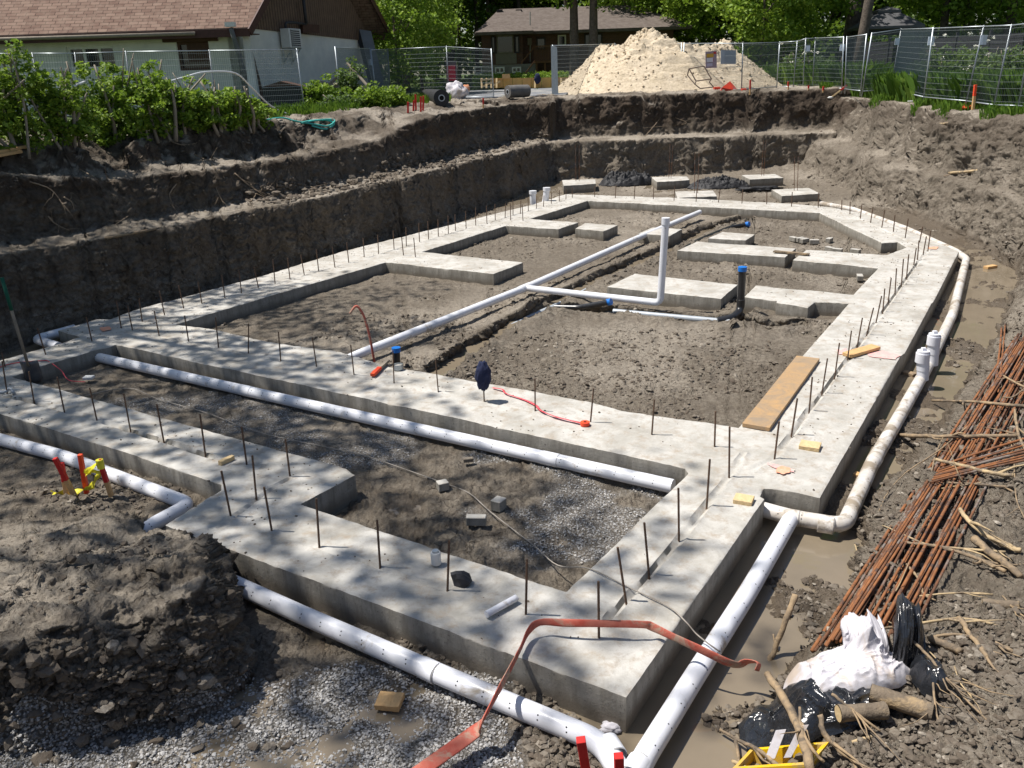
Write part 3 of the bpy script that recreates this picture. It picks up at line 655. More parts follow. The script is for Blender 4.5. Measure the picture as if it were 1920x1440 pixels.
# black waste pipes
bp = thing('black_waste_pipe', 'upright black plastic pipe with a blue cap and a swept bend at its foot', 'pipe', tuple(P(1385, 600, -.2)))
fb_ = P(1388, 583, -.12); tb = V(1392, 507, fb_)
pipe('riser', None, [P(1345, 602, -.19), P(1372, 597, -.16), fb_, tb], r=.058, mat='abs', holes=False, parent=bp, seams=[(fb_+[0, 0, .12], (0, 0, 1))])
pipe('run', None, [P(1368, 604, -.2), P(1290, 597, -.2), P(1150, 584, -.2)], r=.045, mat='pvc_grey', holes=False, parent=bp)
pipe('cap', None, [tb-[0, 0, .01], tb+[0, 0, .055]], r=.067, mat='blue', holes=False, parent=bp)
b2_ = thing('black_waste_pipe', 'short black pipe stub with a blue end cap lying below the white branch pipe', 'pipe', tuple(P(1100, 575, -.15)))
pipe('stub', None, [P(1040, 576, -.2), P(1085, 577, -.18), P(1140, 567, -.02)], r=.045, mat='abs', holes=False, parent=b2_)
e_ = P(1141, 566.5, -.02); t_ = (e_-P(1085, 577, -.18)); t_ /= np.linalg.norm(t_)
pipe('cap', None, [e_-t_*.02, e_+t_*.05], r=.054, mat='blue', holes=False, parent=b2_)
pipe('buried_pipe', 'dusty grey pipe half buried in the near part of the dug trench', [P(955, 614, -.31), P(1000, 592, -.29), P(1060, 566, -.29), P(1145, 520, -.30)], r=.045, mat='pvc_grey', holes=False)
pipe('buried_pipe', 'dusty grey pipe showing in the trench behind the tall white riser', [P(1205, 503, -.30), P(1236, 489, -.29)], r=.045, mat='pvc_grey', holes=False)
b3_ = thing('black_waste_pipe', 'dark forked pipe with a blue cap at the far end of the trench', 'pipe', tuple(P(1330, 440, -.2)))
pipe('run', None, [P(1262, 478, -.22), P(1312, 450, -.2), P(1360, 430, -.2), P(1398, 412, -.2)], r=.05, mat='abs', holes=False, parent=b3_)
pipe('branch', None, [P(1345, 436, -.2), P(1370, 426, -.17), P(1400, 421, -.14)], r=.045, mat='abs', holes=False, parent=b3_)
pipe('cap', None, [P(1399, 421, -.14), P(1405, 420, -.12)], r=.06, mat='blue', holes=False, parent=b3_)
b4_ = thing('black_waste_pipe', 'short upright black pipe with a blue cap behind the cross footing', 'pipe', tuple(P(745, 690, -.2)))
f4 = P(744, 694, -.2); t4 = V(743, 657, f4)
pipe('stub', None, [f4, t4], r=.05, mat='abs', holes=False, parent=b4_); pipe('cap', None, [t4-[0, 0, .02], t4+[0, 0, .04]], r=.058, mat='blue', holes=False, parent=b4_)
# cleanouts
for i, (a, b, top_, bot_) in enumerate([(1730, 712, 662, 712), (1748, 684, 630, 690)]):
    t = thing('cleanout_pipe', ['nearer of two white capped cleanout pipes rising from the right drain pipe', 'farther of two white capped cleanout pipes rising from the right drain pipe'][i], 'cleanout', tuple(P(a, b, ZP)), 'white cleanouts beside the footing')
    f0 = P(a, b, ZP); tt = V(a+(1 if i == 0 else 4), top_, f0); pipe('standpipe', None, [f0, tt], r=.066, holes=False, parent=t, seams=[(f0+(tt-f0)*.55, tt-f0)])
    pipe('collar', None, [tt-[0, 0, .11], tt], r=.078, holes=False, parent=t)
    pipe('cap', None, [tt-[0, 0, .005], tt+[0, 0, .03]], r=.068, holes=False, parent=t); mb = MB(); mb.box(tt+[0, 0, .045], (.045, .045, .04)); mb.build('cap_nut', M['pvc'], t)
for i, pts_ in enumerate([[(1002, 392), (999, 378), (999, 361)], [(1018, 390), (1023, 375), (1025, 355)]]):
    f0 = P(*pts_[0], -.2); q = [f0, V(*pts_[1], f0), V(*pts_[2], f0)]; t = thing('capped_pipe', ['left one of two short capped white pipes behind the back left corner', 'right one of two short capped white pipes behind the back left corner'][i], 'pipe', tuple(f0))
    pipe('standpipe', None, q, r=.085, holes=False, parent=t, n=14); pipe('cap', None, [q[-1]-[0, 0, .04], q[-1]+[0, 0, .05]], r=.105, holes=False, parent=t, n=14)
pipe('pipe_offcut', 'short white pipe offcut lying on the near footing', [P(912, 1152, .035), P(968, 1121, .035)], r=.024, holes=False)

# ------------------------------------------------------------------ rebar pins
ORD = ['1st', '2nd', '3rd']+['%dth' % i for i in range(4, 60)]
ROWS = [
 ('in the near left footing strip, counted from the left', [(3, 660, 10, 690), (4, 677, 14, 740), (54, 697, 64, 754), (107, 707, 121, 773), (168, 727, 182, 789), (232, 738, 245, 809), (294, 758, 307, 827), (375, 777, 385, 852), (453, 800, 463, 873), (535, 823, 544, 895)]),
 ('in the near footing block, counted from the left', [(415, 883, 433, 969), (473, 854, 481, 937), (495, 913, 510, 997), (593, 935, 599, 1029), (707, 975, 713, 1067), (842, 1013, 839, 1109), (988, 1048, 986, 1154), (1122, 1090, 1123, 1197)]),
 ('in the right-hand footing, counted from the near corner', [(1158, 1026, 1174, 1129), (1208, 980, 1217, 1080), (1272, 915, 1273, 1013), (1331, 861, 1325, 951), (1368, 800, 1367, 895), (1461, 790, 1452, 862), (1495, 747, 1484, 816), (1523, 707, 1517, 773), (1551.5, 672, 1541, 738), (1574, 643, 1565, 708), (1596.5, 620, 1589, 674), (1617, 596, 1607, 651), (1638, 577, 1625, 628), (1653, 555, 1642.5, 605), (1659, 541, 1655, 586), (1671, 521, 1665, 569), (1681, 503, 1678, 551), (1694, 485.5, 1690, 536), (1704, 477, 1699.5, 522), (1718, 465, 1713, 499), (1723, 451, 1720, 489), (1737, 443, 1730.5, 479), (1745, 433, 1739.5, 472)]),
 ('in the slanting far right footing, counted from its right end', [(1730, 425, 1724, 455), (1703, 410, 1697, 447), (1678, 403, 1675, 435.5), (1659, 394, 1653, 428), (1637, 387.5, 1632, 419), (1616, 383, 1613, 411), (1594, 378, 1593.6, 402), (1578.6, 375.5, 1578, 395)]),
 ('in the back footing, counted from the right', [(1535, 361, 1534, 390), (1485.5, 360, 1484, 388), (1438, 360, 1437.5, 384), (1392.7, 355, 1391, 383), (1350, 355, 1347, 380), (1306.7, 353, 1305, 379), (1265, 350, 1263.7, 377), (1225.7, 351.7, 1225, 374), (1190.7, 348, 1189, 374), (1155, 346.7, 1153.7, 371.7), (1115, 350, 1115, 370)]),
 ('in the left footing, counted from the near end', [(70, 615, 86.7, 667.7), (162, 595, 173, 642), (218, 564, 228, 617), (260.7, 560, 267, 605), (299, 546, 309, 592), (335, 535.7, 345, 580), (371, 527.7, 379, 570.7), (415.7, 515.7, 422, 560), (448, 506.7, 453, 551), (475.7, 498, 485, 541.7), (511.7, 486.7, 516, 533), (539, 484, 544, 525), (564, 478, 570.7, 516.7), (593, 468, 597.7, 510), (623, 463, 628, 501.7), (650, 455, 654, 493), (680.7, 446.7, 683, 483), (708, 440.7, 710, 476.7), (737, 432.7, 739, 469), (753, 445, 756.7, 480), (761, 426.7, 762, 463), (775.7, 445.7, 779, 483), (785, 419, 786.7, 455), (802, 415, 803.7, 450), (821, 411.7, 822, 445), (840, 405, 840.7, 439), (853, 401.7, 854, 434), (873, 396.7, 874, 429), (891.7, 389, 892, 424), (912, 386, 913, 419), (928, 383, 928.7, 414), (948, 381, 947, 410), (956.7, 381, 957.7, 414), (961.7, 375, 962, 405), (976.7, 376, 975.7, 401.7), (979, 383, 980.7, 415), (990, 371, 990.7, 396.7), (1006.7, 368, 1005.7, 391.7), (1020, 366.7, 1019, 387.7), (1034, 360.7, 1033.7, 383), (1049, 356.7, 1048.7, 378), (1061.7, 355, 1061, 375), (1073, 351.7, 1073, 371.7)]),
 ('in the cross footing, counted from the left', [(239, 573, 249, 621.7), (289, 583, 299, 631.7), (346, 591.7, 354, 642), (404, 595, 410, 654), (466, 607, 465.7, 664), (522, 622, 526.7, 678), (585.7, 633, 594, 690), (657.6, 647, 664, 705), (736.6, 657, 739, 720), (816.5, 674, 822, 736), (905, 684, 908, 754), (1003, 710, 1003.5, 772), (1113, 728, 1107, 793.5), (1227, 749, 1222, 816.5), (1341.7, 771, 1339.7, 840)])]
def bar_mesh(a, b, r, n=6, ribs=True):
    mb = MB(); a = np.array(a); b = np.array(b); L = np.linalg.norm(b-a); k_ = int(L/.012) if ribs and L < 1.2 else 1
    ts_ = np.linspace(0, 1, k_*2+1) if k_ > 1 else [0, 1]
    mb.tube([a+(b-a)*t for t in ts_], [r*(1.12 if i % 2 else .94) for i in range(len(ts_))] if k_ > 1 else r, n); return mb
for lab, row in ROWS:
    for i, (tx, ty, bx_, by_) in enumerate(row):
        b = P(bx_, by_, -.01); t = V(tx, ty, b); hgt = np.linalg.norm(t-b)
        dist_ = np.linalg.norm(b[:2])
        rr_ = .0085 if dist_ < 9 else .0075+.0003*(dist_-9) if dist_ < 22 else .011
        mb = bar_mesh(b-(t-b)*.1, t, min(rr_, .011), 6, dist_ < 8); o = rawmesh('rebar_pin', mb.v, mb.f, M['rebar'], smooth=False, origin=b)
        tag(o, '%s rusty rebar pin %s' % (ORD[i], lab), 'rebar', 'rebar pins standing in the footings')
        if dist_ < 9 and i % 3 == 0:
            pass
PAIRS = [(1079, 273, 1080, 340), (1086, 273, 1086, 340), (1256.7, 270, 1254, 335), (1262, 272, 1258, 335), (1303, 287, 1302, 363), (1310.7, 287, 1308, 363), (1431.7, 263, 1428, 330), (1436, 263, 1432, 330), (1490, 293, 1489, 358), (1497, 293, 1495, 358)]
PN = ['leftmost pad', 'pad between the black fabric heaps', 'flat pad close behind the back footing', 'farthest right pad', 'large pad by the back right bend']
for i, (tx, ty, bx_, by_) in enumerate(PAIRS):
    b = P(bx_, by_, -.01); t = V(tx, ty, b); mb = bar_mesh(b, t, .0085, 6, False); o = rawmesh('rebar_dowel', mb.v, mb.f, M['rust2'], smooth=False, origin=b)
    tag(o, '%s tall thin rebar dowel standing on the %s' % (['left', 'right'][i % 2], PN[i//2]), 'rebar', 'tall dowels in the back pads')
# ------------------------------------------------------------------ small things lying about
def board(name, label, a, b, w, h, mat, cat='board', group=None, up=(0, 0, 1), parent=None, jit=.003):
    mb = MB(); a = np.array(a, float); b = np.array(b, float); d = b-a; L = np.linalg.norm(d); d /= L
    x = np.cross(d, up); x /= np.linalg.norm(x); z = np.cross(x, d); n = 6
    for i in range(n+1):
        c = a+d*L*i/n
        for s_, t_ in ((-1, -1), (1, -1), (1, 1), (-1, 1)): mb.v.append(tuple(c+x*s_*w/2+z*t_*h/2+rng.normal(0, jit*.4, 3)))
    for i in range(n):
        for k_ in range(4): mb.f.append((i*4+k_, i*4+(k_+1) % 4, i*4+4+(k_+1) % 4, i*4+4+k_)); mb.m.append(0)
    mb.f += [(3, 2, 1, 0), tuple(n*4+k_ for k_ in range(4))]; mb.m += [0, 0]
    o = mb.build(name, M[mat], parent, origin=(a+b)/2); bevel(o, min(w, h)*.06)
    if label: tag(o, label, cat, group)
    return o
board('plank', 'long stained plank lying along the right-hand footing', P(1417, 801, .025), P(1515, 672, .025), .27, .04, 'plank', 'plank')
board('board', 'bright wooden board leaning on a rebar pin by the pink paint', P(1588, 666, .03), P(1642, 650, .04), .14, .04, 'wood')
board('wood_block', 'small square wooden block on the footing just left of the orange circle mark corner', P(1500, 833, .02), P(1538, 839, .02), .15, .04, 'wood_pale', 'wood block')
board('wood_block', 'wooden block at the end of the near block beside the drain pipe tee', P(1377, 934, .02), P(1412, 940, .02), .13, .04, 'wood_pale', 'wood block')
board('wood_block', 'small wooden block between the two rebar rows on the near left strip', P(412, 869, .02), P(437, 857, .02), .05, .045, 'wood_pale', 'wood block')
q_ = G(727, 1322); board('wood_block', 'square wooden block lying on the gravel in front of the near pipe', q_+[-.06, .01, .03], q_+[.09, -.015, .03], .13, .04, 'wood', 'wood block')
q_ = G(1660, 706); board('wood_block', 'pale wet board end under the edge of the footing by the cleanouts', P(1695, 698, -.25), P(1716, 704, -.25), .10, .04, 'stick', 'wood block')
board('wood_block', 'thin wood scrap floating between footing and drain pipe', P(1602, 888, -.255), P(1618, 893, -.255), .07, .025, 'wood', 'wood block')
board('wood_block', 'short pale wood scrap in the water far right of the pipe bend', P(1848, 502, -.24), P(1866, 499, -.24), .10, .05, 'wood', 'wood block')
board('wood_stick', 'flat pale stick bridging the gap between two concrete pads', P(1451, 471, .03), P(1517, 477, .03), .10, .03, 'stick', 'stick')
for i, (a, b) in enumerate([(1488, 448), (1500, 449), (1508, 451), (1527, 453), (1555, 450), (1556, 467), (1570, 470), (1604, 471), (1612, 520)]):
    p_ = P(a, b, -.14); mb = MB(); th_ = rng.uniform(0, 3); mb.box(p_, (.19, .10, .09), [[math.cos(th_), math.sin(th_), 0], [-math.sin(th_), math.cos(th_), 0], [0, 0, 1]])
    o = mb.build('concrete_brick', M['concrete'], origin=p_); bevel(o, .006)
    tag(o, ['leftmost grey brick of the loose row behind the right pads', 'grey brick second from the left behind the right pads', 'grey brick touching its neighbour behind the right pads', 'third upright grey brick behind the right pads', 'lone grey brick nearest the slanting footing', 'grey brick just behind the right pad edge', 'flat broken brick by the pad edge', 'flat brick close to the right footing', 'small tan brick in front of the right pad'][i], 'brick', 'loose bricks inside the footing')
for i, (a, b) in enumerate([(830, 910), (935, 945), (893, 975), (878, 862)]):
    p_ = P(a, b, -.16); mb = MB(); th_ = [.4, 1.0, -.1, .2][i]; sz = [(.10, .09, .08), (.11, .10, .10), (.17, .07, .08), (.10, .05, .04)][i]
    mb.box(p_, sz, np.array([[math.cos(th_), math.sin(th_), 0], [-math.sin(th_), math.cos(th_), 0], [0, 0, 1]])); o = mb.build('concrete_brick' if i < 3 else 'soil_lump', M['concrete'] if i < 3 else M['clod'], origin=p_); bevel(o, .005)
    tag(o, ['small grey block under the thin cable in the courtyard', 'tilted grey block between the gravel patches', 'flat grey block half buried in the courtyard gravel', 'dark brown lump below the courtyard pipe'][i], 'brick' if i < 3 else 'clod')

# stakes and lath
def stake(label, foot_, top_, w=.038, split=.55, mat='red', name='marker_stake', cat='stake', group=None, wood='wood', h=None):
    f_ = np.array(foot_, float); t_ = np.array(top_, float); t = thing(name, label, cat, tuple(f_), group); c = f_+(t_-f_)*(1-split)
    if split < 1: board('shaft', None, f_, c, w, h or w, wood, up=(0, 1, .1), parent=t, jit=.001)
    board('painted_top', None, c, t_, w*1.01, (h or w)*1.01, mat, up=(0, 1, .1), parent=t, jit=.001); return t
f_ = P(145, 940, -.17); stake('leaning red marker stake farthest left by the pipe', f_, V(103, 859, f_), split=.5)
f_ = P(127, 938, -.17); stake('short dark red stake leaning behind the leftmost stake', f_, V(112, 870, f_)+[0, .03, 0], split=.5)
f_ = P(163, 925, -.17); stake('bright orange red upright stake in the middle of the group', f_, V(150, 852, f_), split=.99, mat='orange')
f_ = P(209, 931, -.17); st_ = stake('marker stake on the right of the group, wrapped in yellow tape', f_, V(186, 862, f_), split=.6)
tpts = [V(186, 866, P(209, 931, -.17)), V(162, 888, P(170, 930, -.17)), V(178, 885, P(195, 930, -.17)), V(184, 893, P(209, 931, -.17)), V(172, 912, P(180, 930, -.17)), V(150, 921, P(150, 932, -.17)), V(110, 925, P(110, 934, -.17)), V(95, 926, P(97, 936, -.17))]
mb = MB(); sp = spline(tpts, 6); mb.tube(sp, [.03+.008*math.sin(i*1.7) for i in range(len(sp))], 6, 0, True, .12, [i*.35 for i in range(len(sp))])
mb.tube([V(186, 862, P(209, 931, -.17)), V(190, 878, P(209, 931, -.17))], .034, 8); tag(mb.build('caution_tape', M['tape_yellow'], origin=tpts[0]), 'crumpled yellow caution tape tied round the marker stakes', 'tape')
f_ = P(1112, 1520, -.1); stake('red stake left of the bottom drain pipe elbow', f_, V(1089, 1386, f_), split=.99, w=.045)
f_ = P(1163, 1530, -.1); stake('red stake standing in the angle between the two near drain pipes', f_, V(1160, 1416, f_), split=.99, w=.045)
f_ = P(705, 700, .02); board('marker_lath', None, P(699, 702, .03), P(727, 676, .03), .05, .035, 'grey_wood', parent=thing('marker_lath', 'wooden lath with a red end lying on the cross footing', 'stake', tuple(f_)))
o = board('red_end', None, P(698, 703, .035), P(712, 690, .035), .054, .040, 'orange'); o.parent = bpy.data.objects['marker_lath']; o.location = tuple(np.array(o.location)-f_)
def tubeobj(name, label, pts, r, mat, cat, n=6, sp=True, group=None, flat=1, tw=None, sub=5):
    mb = MB(); q = spline(pts, sub) if sp else pts; rr_ = np.interp(np.linspace(0, 1, len(q)), np.linspace(0, 1, len(r)), r) if hasattr(r, '__len__') else r
    mb.tube(q, rr_, n, 0, True, flat, None if tw is None else np.interp(np.linspace(0, 1, len(q)), np.linspace(0, 1, len(tw)), tw))
    o = mb.build(name, M[mat] if isinstance(mat, str) else mat, smooth=True, origin=pts[0]); tag(o, label, cat, group); return o
f_ = P(702, 679, -.15); tubeobj('red_hose_end', 'thin red hose curving up out of the soil behind the cross footing', [f_, V(695, 640, f_), V(688, 610, f_), V(680, 588, f_), V(668, 574, f_), V(656, 588, f_)], .016, 'hosered', 'hose')
# can, jar, rock, pebbles
f_ = P(818, 1057, .005); can = thing('paint_can', 'small white can standing on the near footing', 'can', tuple(f_)); mb = MB(); mb.tube([f_, f_+[0, 0, .012], f_+[0, 0, .09], f_+[0, 0, .10]], [.036, .038, .038, .034], 20); smooth_by_angle(mb.build('body', M['framew'], can)); mb = MB(); mb.tube([f_+[0, 0, .10], f_+[0, 0, .115]], [.026, .024], 16); mb.build('lid', M['steel'], can)
f_ = P(747, 692, .005); can = thing('tin', 'open grey tin standing beside the blue capped stub', 'tin', tuple(f_)); mb = MB(); mb.tube([f_, f_+[0, 0, .065]], .062, 20, 0, False); mb.tube([f_+[0, 0, .065], f_+[0, 0, .008]], .058, 20, 0, False); mb.disc(f_+[0, 0, .01], (0, 0, 1), .06, 20); smooth_by_angle(mb.build('shell', M['steel'], can)); mb = MB(); mb.disc(f_+[0, 0, .045], (0, 0, 1), .057, 20); mb.build('contents', M['concrete'], can)
def blob(name, label, cat, c, rad, mat, seed=0, sub=4, amp=.25, fr=2.2, ridge=.5, flatz=None, group=None, top=None):
    import bmesh
    b = bmesh.new(); bmesh.ops.create_icosphere(b, subdivisions=sub, radius=1); v = np.array([q.co[:] for q in b.verts]); f = [tuple(q.index for q in g.verts) for g in b.faces]; b.free()
    n1 = fbm(v[:, 0]*fr+seed, v[:, 1]*fr, v[:, 2]*fr, 4, seed); n2 = 1-np.abs(fbm(v[:, 0]*fr*1.8-seed, v[:, 1]*fr*1.8, v[:, 2]*fr*1.8, 3, seed+7, .5))*3
    s_ = 1+amp*n1*1.6+amp*ridge*n2*.5; v = v*s_[:, None]*np.array(rad)
    if flatz is not None: v[:, 2] = np.where(v[:, 2] < flatz, flatz+(v[:, 2]-flatz)*.15, v[:, 2])
    if top is not None: v = top(v)
    o = rawmesh(name, v+np.array(c), f, M[mat] if isinstance(mat, str) else mat, smooth=True, origin=c)
    if label: tag(o, label, cat, group)
    return o
f_ = P(866, 1088, .03); o = blob('black_rock', 'black angular lump on the near footing', 'rock', f_, (.085, .05, .075), 'dark', 3, 2, .5, 1.1); o.data.polygons.foreach_set('use_smooth', np.zeros(len(o.data.polygons), bool))
# cloth hung on a pin
f_ = P(906, 718, .0); c_ = V(906, 706, P(908, 754, 0)); 
def rag(v):
    a = np.arctan2(v[:, 1], v[:, 0]); k_ = 1+.16*np.sin(a*7+v[:, 2]*6)*np.clip(.6-v[:, 2]/.2, 0, 1.4); v[:, :2] *= (k_*(1-.35*np.clip(-v[:, 2]/.17, 0, 1)**2))[:, None]; return v
blob('navy_cloth', 'navy blue cloth hung over a rebar pin of the cross footing', 'cloth', c_, (.082, .07, .165), 'navy', 5, 4, .16, 2.6, .8, top=rag)
# pink flagging tape and roll
tubeobj('pink_tape', 'strip of pink tape unrolled along the cross footing', [P(924, 727, .02), P(942, 730, .03), P(950, 738, .02), P(985, 750, .02), P(1005, 760, .02), P(1015, 770, .02), P(1045, 782, .02), P(1090, 793, .02)], .015, 'tape_pink', 'tape', 6, flat=.18, tw=[0, .4, 0, .3, 0])
c_ = P(1097, 794, .02); mb = MB(); mb.tube([c_-[0, 0, .018], c_+[0, 0, .018]], .048, 20); mb.disc(c_+[0, 0, .0185], (0, 0, 1), .018, 12, 1); tag(mb.build('tape_roll', [M['orange'], M['hole']], origin=c_), 'roll of red orange tape at the end of the pink strip', 'tape roll')
# shovel
f_ = P(64, 722, -.16); tp_ = V(3, 520, f_); ax = (tp_-f_)/np.linalg.norm(tp_-f_); sh = thing('shovel', 'long handled shovel leaning in the far left corner of the courtyard', 'shovel', tuple(f_))
mb = MB(); mb.tube([f_+ax*.26, tp_], .019, 10); mb.build('handle', M['grey_wood'], sh, True); mb = MB(); mb.tube([tp_-ax*.42, tp_], .022, 10); mb.build('grip', mottled('green_grip', (.01, .10, .06), (.015, .08, .05)), sh, True)
sx_ = np.cross(ax, [0, 1, .0]); sx_ /= np.linalg.norm(sx_); sn = np.cross(sx_, ax); mb = MB(); g_ = []
for j in range(7):
    t = j/6; w_ = .115*(1-.15*t) if j else .07
    if j == 0: w_ = .06
    for i in range(7):
        s_ = (i-3)/3; g_.append(f_+ax*(.02+.30*t)+sx_*s_*(.115 if j else .075)+sn*(.035*s_*s_+.01*math.sin(t*3)))
mb.add(g_, [(j*7+i, j*7+i+1, j*7+i+8, j*7+i+7) for j in range(6) for i in range(6)]); o = mb.build('blade', mottled('shovel_steel', (.10, .10, .11), (.18, .17, .16), 8, .45, metal=.6), sh, True); md = o.modifiers.new('s', 'SOLIDIFY'); md.thickness = .004
# red layflat hose
hp = [P(770, 1458, -.10), P(800, 1437, -.09), P(890, 1372, -.07), P(905, 1350, .0), P(940, 1285, .06), P(975, 1218, .06), P(990, 1185, .07), P(1012, 1167, .10), P(1060, 1168, .11), P(1120, 1169, .115), P(1205, 1171, .11), P(1222, 1175, .09), P(1262, 1194, .07), P(1320, 1221, .03), P(1362, 1241, -.02), P(1385, 1247, -.06), P(1400, 1240, -.02), P(1422, 1243, .0), P(1419, 1258, -.04)]
tubeobj('red_hose', 'flat dusty red hose draped over the near footing corner and both drain pipes', hp, [.05, .05, .05, .04, .038, .034, .036, .022, .026, .024, .024, .03, .026, .03, .03, .03, .03, .028, .024], 'hosered', 'hose', 12, flat=.2, tw=[0, 0, 0, .3, .6, .5, .6, 1.3, 1.45, 1.4, 1.4, 1.0, .9, .8, .8, .8, .7, .4, .2], sub=4)
# thin cables
zc = -.185
def gnd(l, off=.01): return [G(a, b)+[0, 0, off] for a, b in l]
tubeobj('grey_cable', 'thin grey cable wandering across the courtyard and over the near footing', [P(160, 742, zc), P(205, 732, zc), P(250, 729, zc), P(290, 746, zc), P(330, 758, zc), P(390, 775, zc), P(450, 798, zc), P(510, 817, zc), P(600, 836, zc), P(680, 853, zc), P(740, 873, zc), P(830, 905, zc), P(880, 925, zc), P(920, 960, zc), P(1000, 1022, zc), P(1046, 1060, -.12), P(1105, 1066, .01), P(1180, 1102, .02), P(1250, 1135, .02), P(1285, 1165, .01), P(1305, 1188, -.05), P(1330, 1208, -.05), P(1350, 1222, -.10)], .005, 'wiregrey', 'cable')
tubeobj('pink_string', 'thin pink string trailing over the far left strip into the courtyard', [P(-20, 697, .01), P(20, 682, .01), P(80, 676, .01), P(93, 679, .0), P(115, 695, -.08), P(123, 707, -.12), P(133, 714, -.17), P(160, 716, -.18)], .006, 'tape_pink', 'string')
p_ = P(166, 708, -.15); mb = MB(); mb.box(p_, (.12, .10, .035)); tag(bevel(mb.build('tag_plate', [M['framew']], origin=p_)), 'small white square plate on the courtyard soil', 'plate')
tubeobj('thin_conduit', 'grey pipe piece tucked at the left end of the near strip', [P(-12, 733, .02), P(8, 735, .03), P(18, 728, .05), P(25, 736, .03)], .018, 'pvc_grey', 'pipe')
# limestone-like rag scrap at the elbow
o = blob('plastic_scrap', 'crumpled pale plastic scrap by the near footing corner', 'scrap', P(1147, 1364, -.25), (.06, .04, .03), 'white_bag', 9, 3, .5, 2.5)

# ------------------------------------------------------------------ rusty bar bundle on the bank
dv_ = []
def gup(p, off): return np.array([p[0], p[1], gz(p[0], p[1])+off])
bars = []
nb = 32
for i in range(nb):
    s_ = i/(nb-1); a = np.array([1530+s_*178, 1222-s_*22]); b = np.array([1908+s_*80, 640-s_*25]); a += rng.normal(0, 7, 2); b += rng.normal(0, 9, 2)
    bars.append((a, b, .012+.02*rng.random()+.018*(i % 3)))
for (a, b) in [((1864, 735), (1878, 612)), ((1871, 738), (1884, 612)), ((1528, 1222), (1694, 1012)), ((1736, 906), (1776, 848))]: bars.append((np.array(a, float), np.array(b, float), .02))
for i in range(8): bars.append((np.array([1762-i*3., 886+i*6.]), np.array([1925., 838+i*7.]), .07+.006*i))
for i, (a, b, off) in enumerate(bars):
    A = G(*a, .01); B = G(*b, .01); pts_ = []; L = np.linalg.norm(B-A); A = A-(B-A)/L*.0; sag = rng.normal(0, .012)
    zs = [gz(*(A+(B-A)*t)[:2]) for t in np.linspace(0, 1, 9)]; ca = np.polyfit(np.linspace(0, 1, 9), zs, 1 if L < 2 else 2); mx_ = max(np.array(zs)-np.polyval(ca, np.linspace(0, 1, 9)))
    for t in np.linspace(0, 1, 9):
        q = A+(B-A)*t; q[2] = np.polyval(ca, t)+off+mx_*.6; q[:2] += sag*math.sin(t*3.1); pts_.append(q)
    r_ = .0095 if i % 4 else .0125
    tubeobj('rusty_bar', 'long rusty reinforcing bar in the bundle lying on the right bank' if i < nb else ('rusty bar lying apart left of the far end of the bundle' if i < nb+2 else 'dark rusty bar lying on the near edge of the bundle' if i < nb+4 else 'short rusty bar lying crosswise on the bundle under the branches'),
            pts_, r_, ['rust', 'rust2', 'rust'][i % 3], 'rebar', 7, group=['rusty bars in the bundle', 'rusty bars standing apart', 'dark bars at the bundle edge', 'short bars lying crosswise'][0 if i < nb else 1 if i < nb+2 else 2 if i < nb+4 else 3], sub=2)

# ------------------------------------------------------------------ branches and roots
def stick(label, pts, r0, r1, mat='stick', name='branch', cat='branch', twigs=0, group='dry branches on the right bank'):
    "pts: (px, py, height over ground)"
    q = []
    for a, b, h_ in pts:
        g = G(a, b, h_); g[2] = g[2]; q.append(g)
    q = [np.array(v) for v in q]; mb = MB(); sp_ = spline(q, 5); n_ = len(sp_); sp_ = [v+rng.normal(0, r0*.14, 3) for v in sp_]
    mb.tube(sp_, list(np.linspace(r0, r1, n_)*(1+.05*rng.normal(0, 1, n_))), 8)
    for _ in range(twigs):
        i = int(rng.integers(n_//5, n_-1)); d = (sp_[min(i+1, n_-1)]-sp_[i-1]); d /= np.linalg.norm(d); L = rng.uniform(.12, .45); v = d+rng.normal(0, .55, 3)*[1, 1, .5]; v /= np.linalg.norm(v)
        tw_ = [sp_[i]]
        for s_ in range(4): v = v+rng.normal(0, .18, 3); v /= np.linalg.norm(v); tw_.append(tw_[-1]+v*L/4); tw_[-1][2] = max(tw_[-1][2], gz(*tw_[-1][:2])+.005)
        mb.tube(tw_, list(np.linspace(r1*.8+.001, .0012, 5)), 5)
    o = mb.build(name, M[mat], smooth=True, origin=q[0]); tag(o, label, cat, group); return o
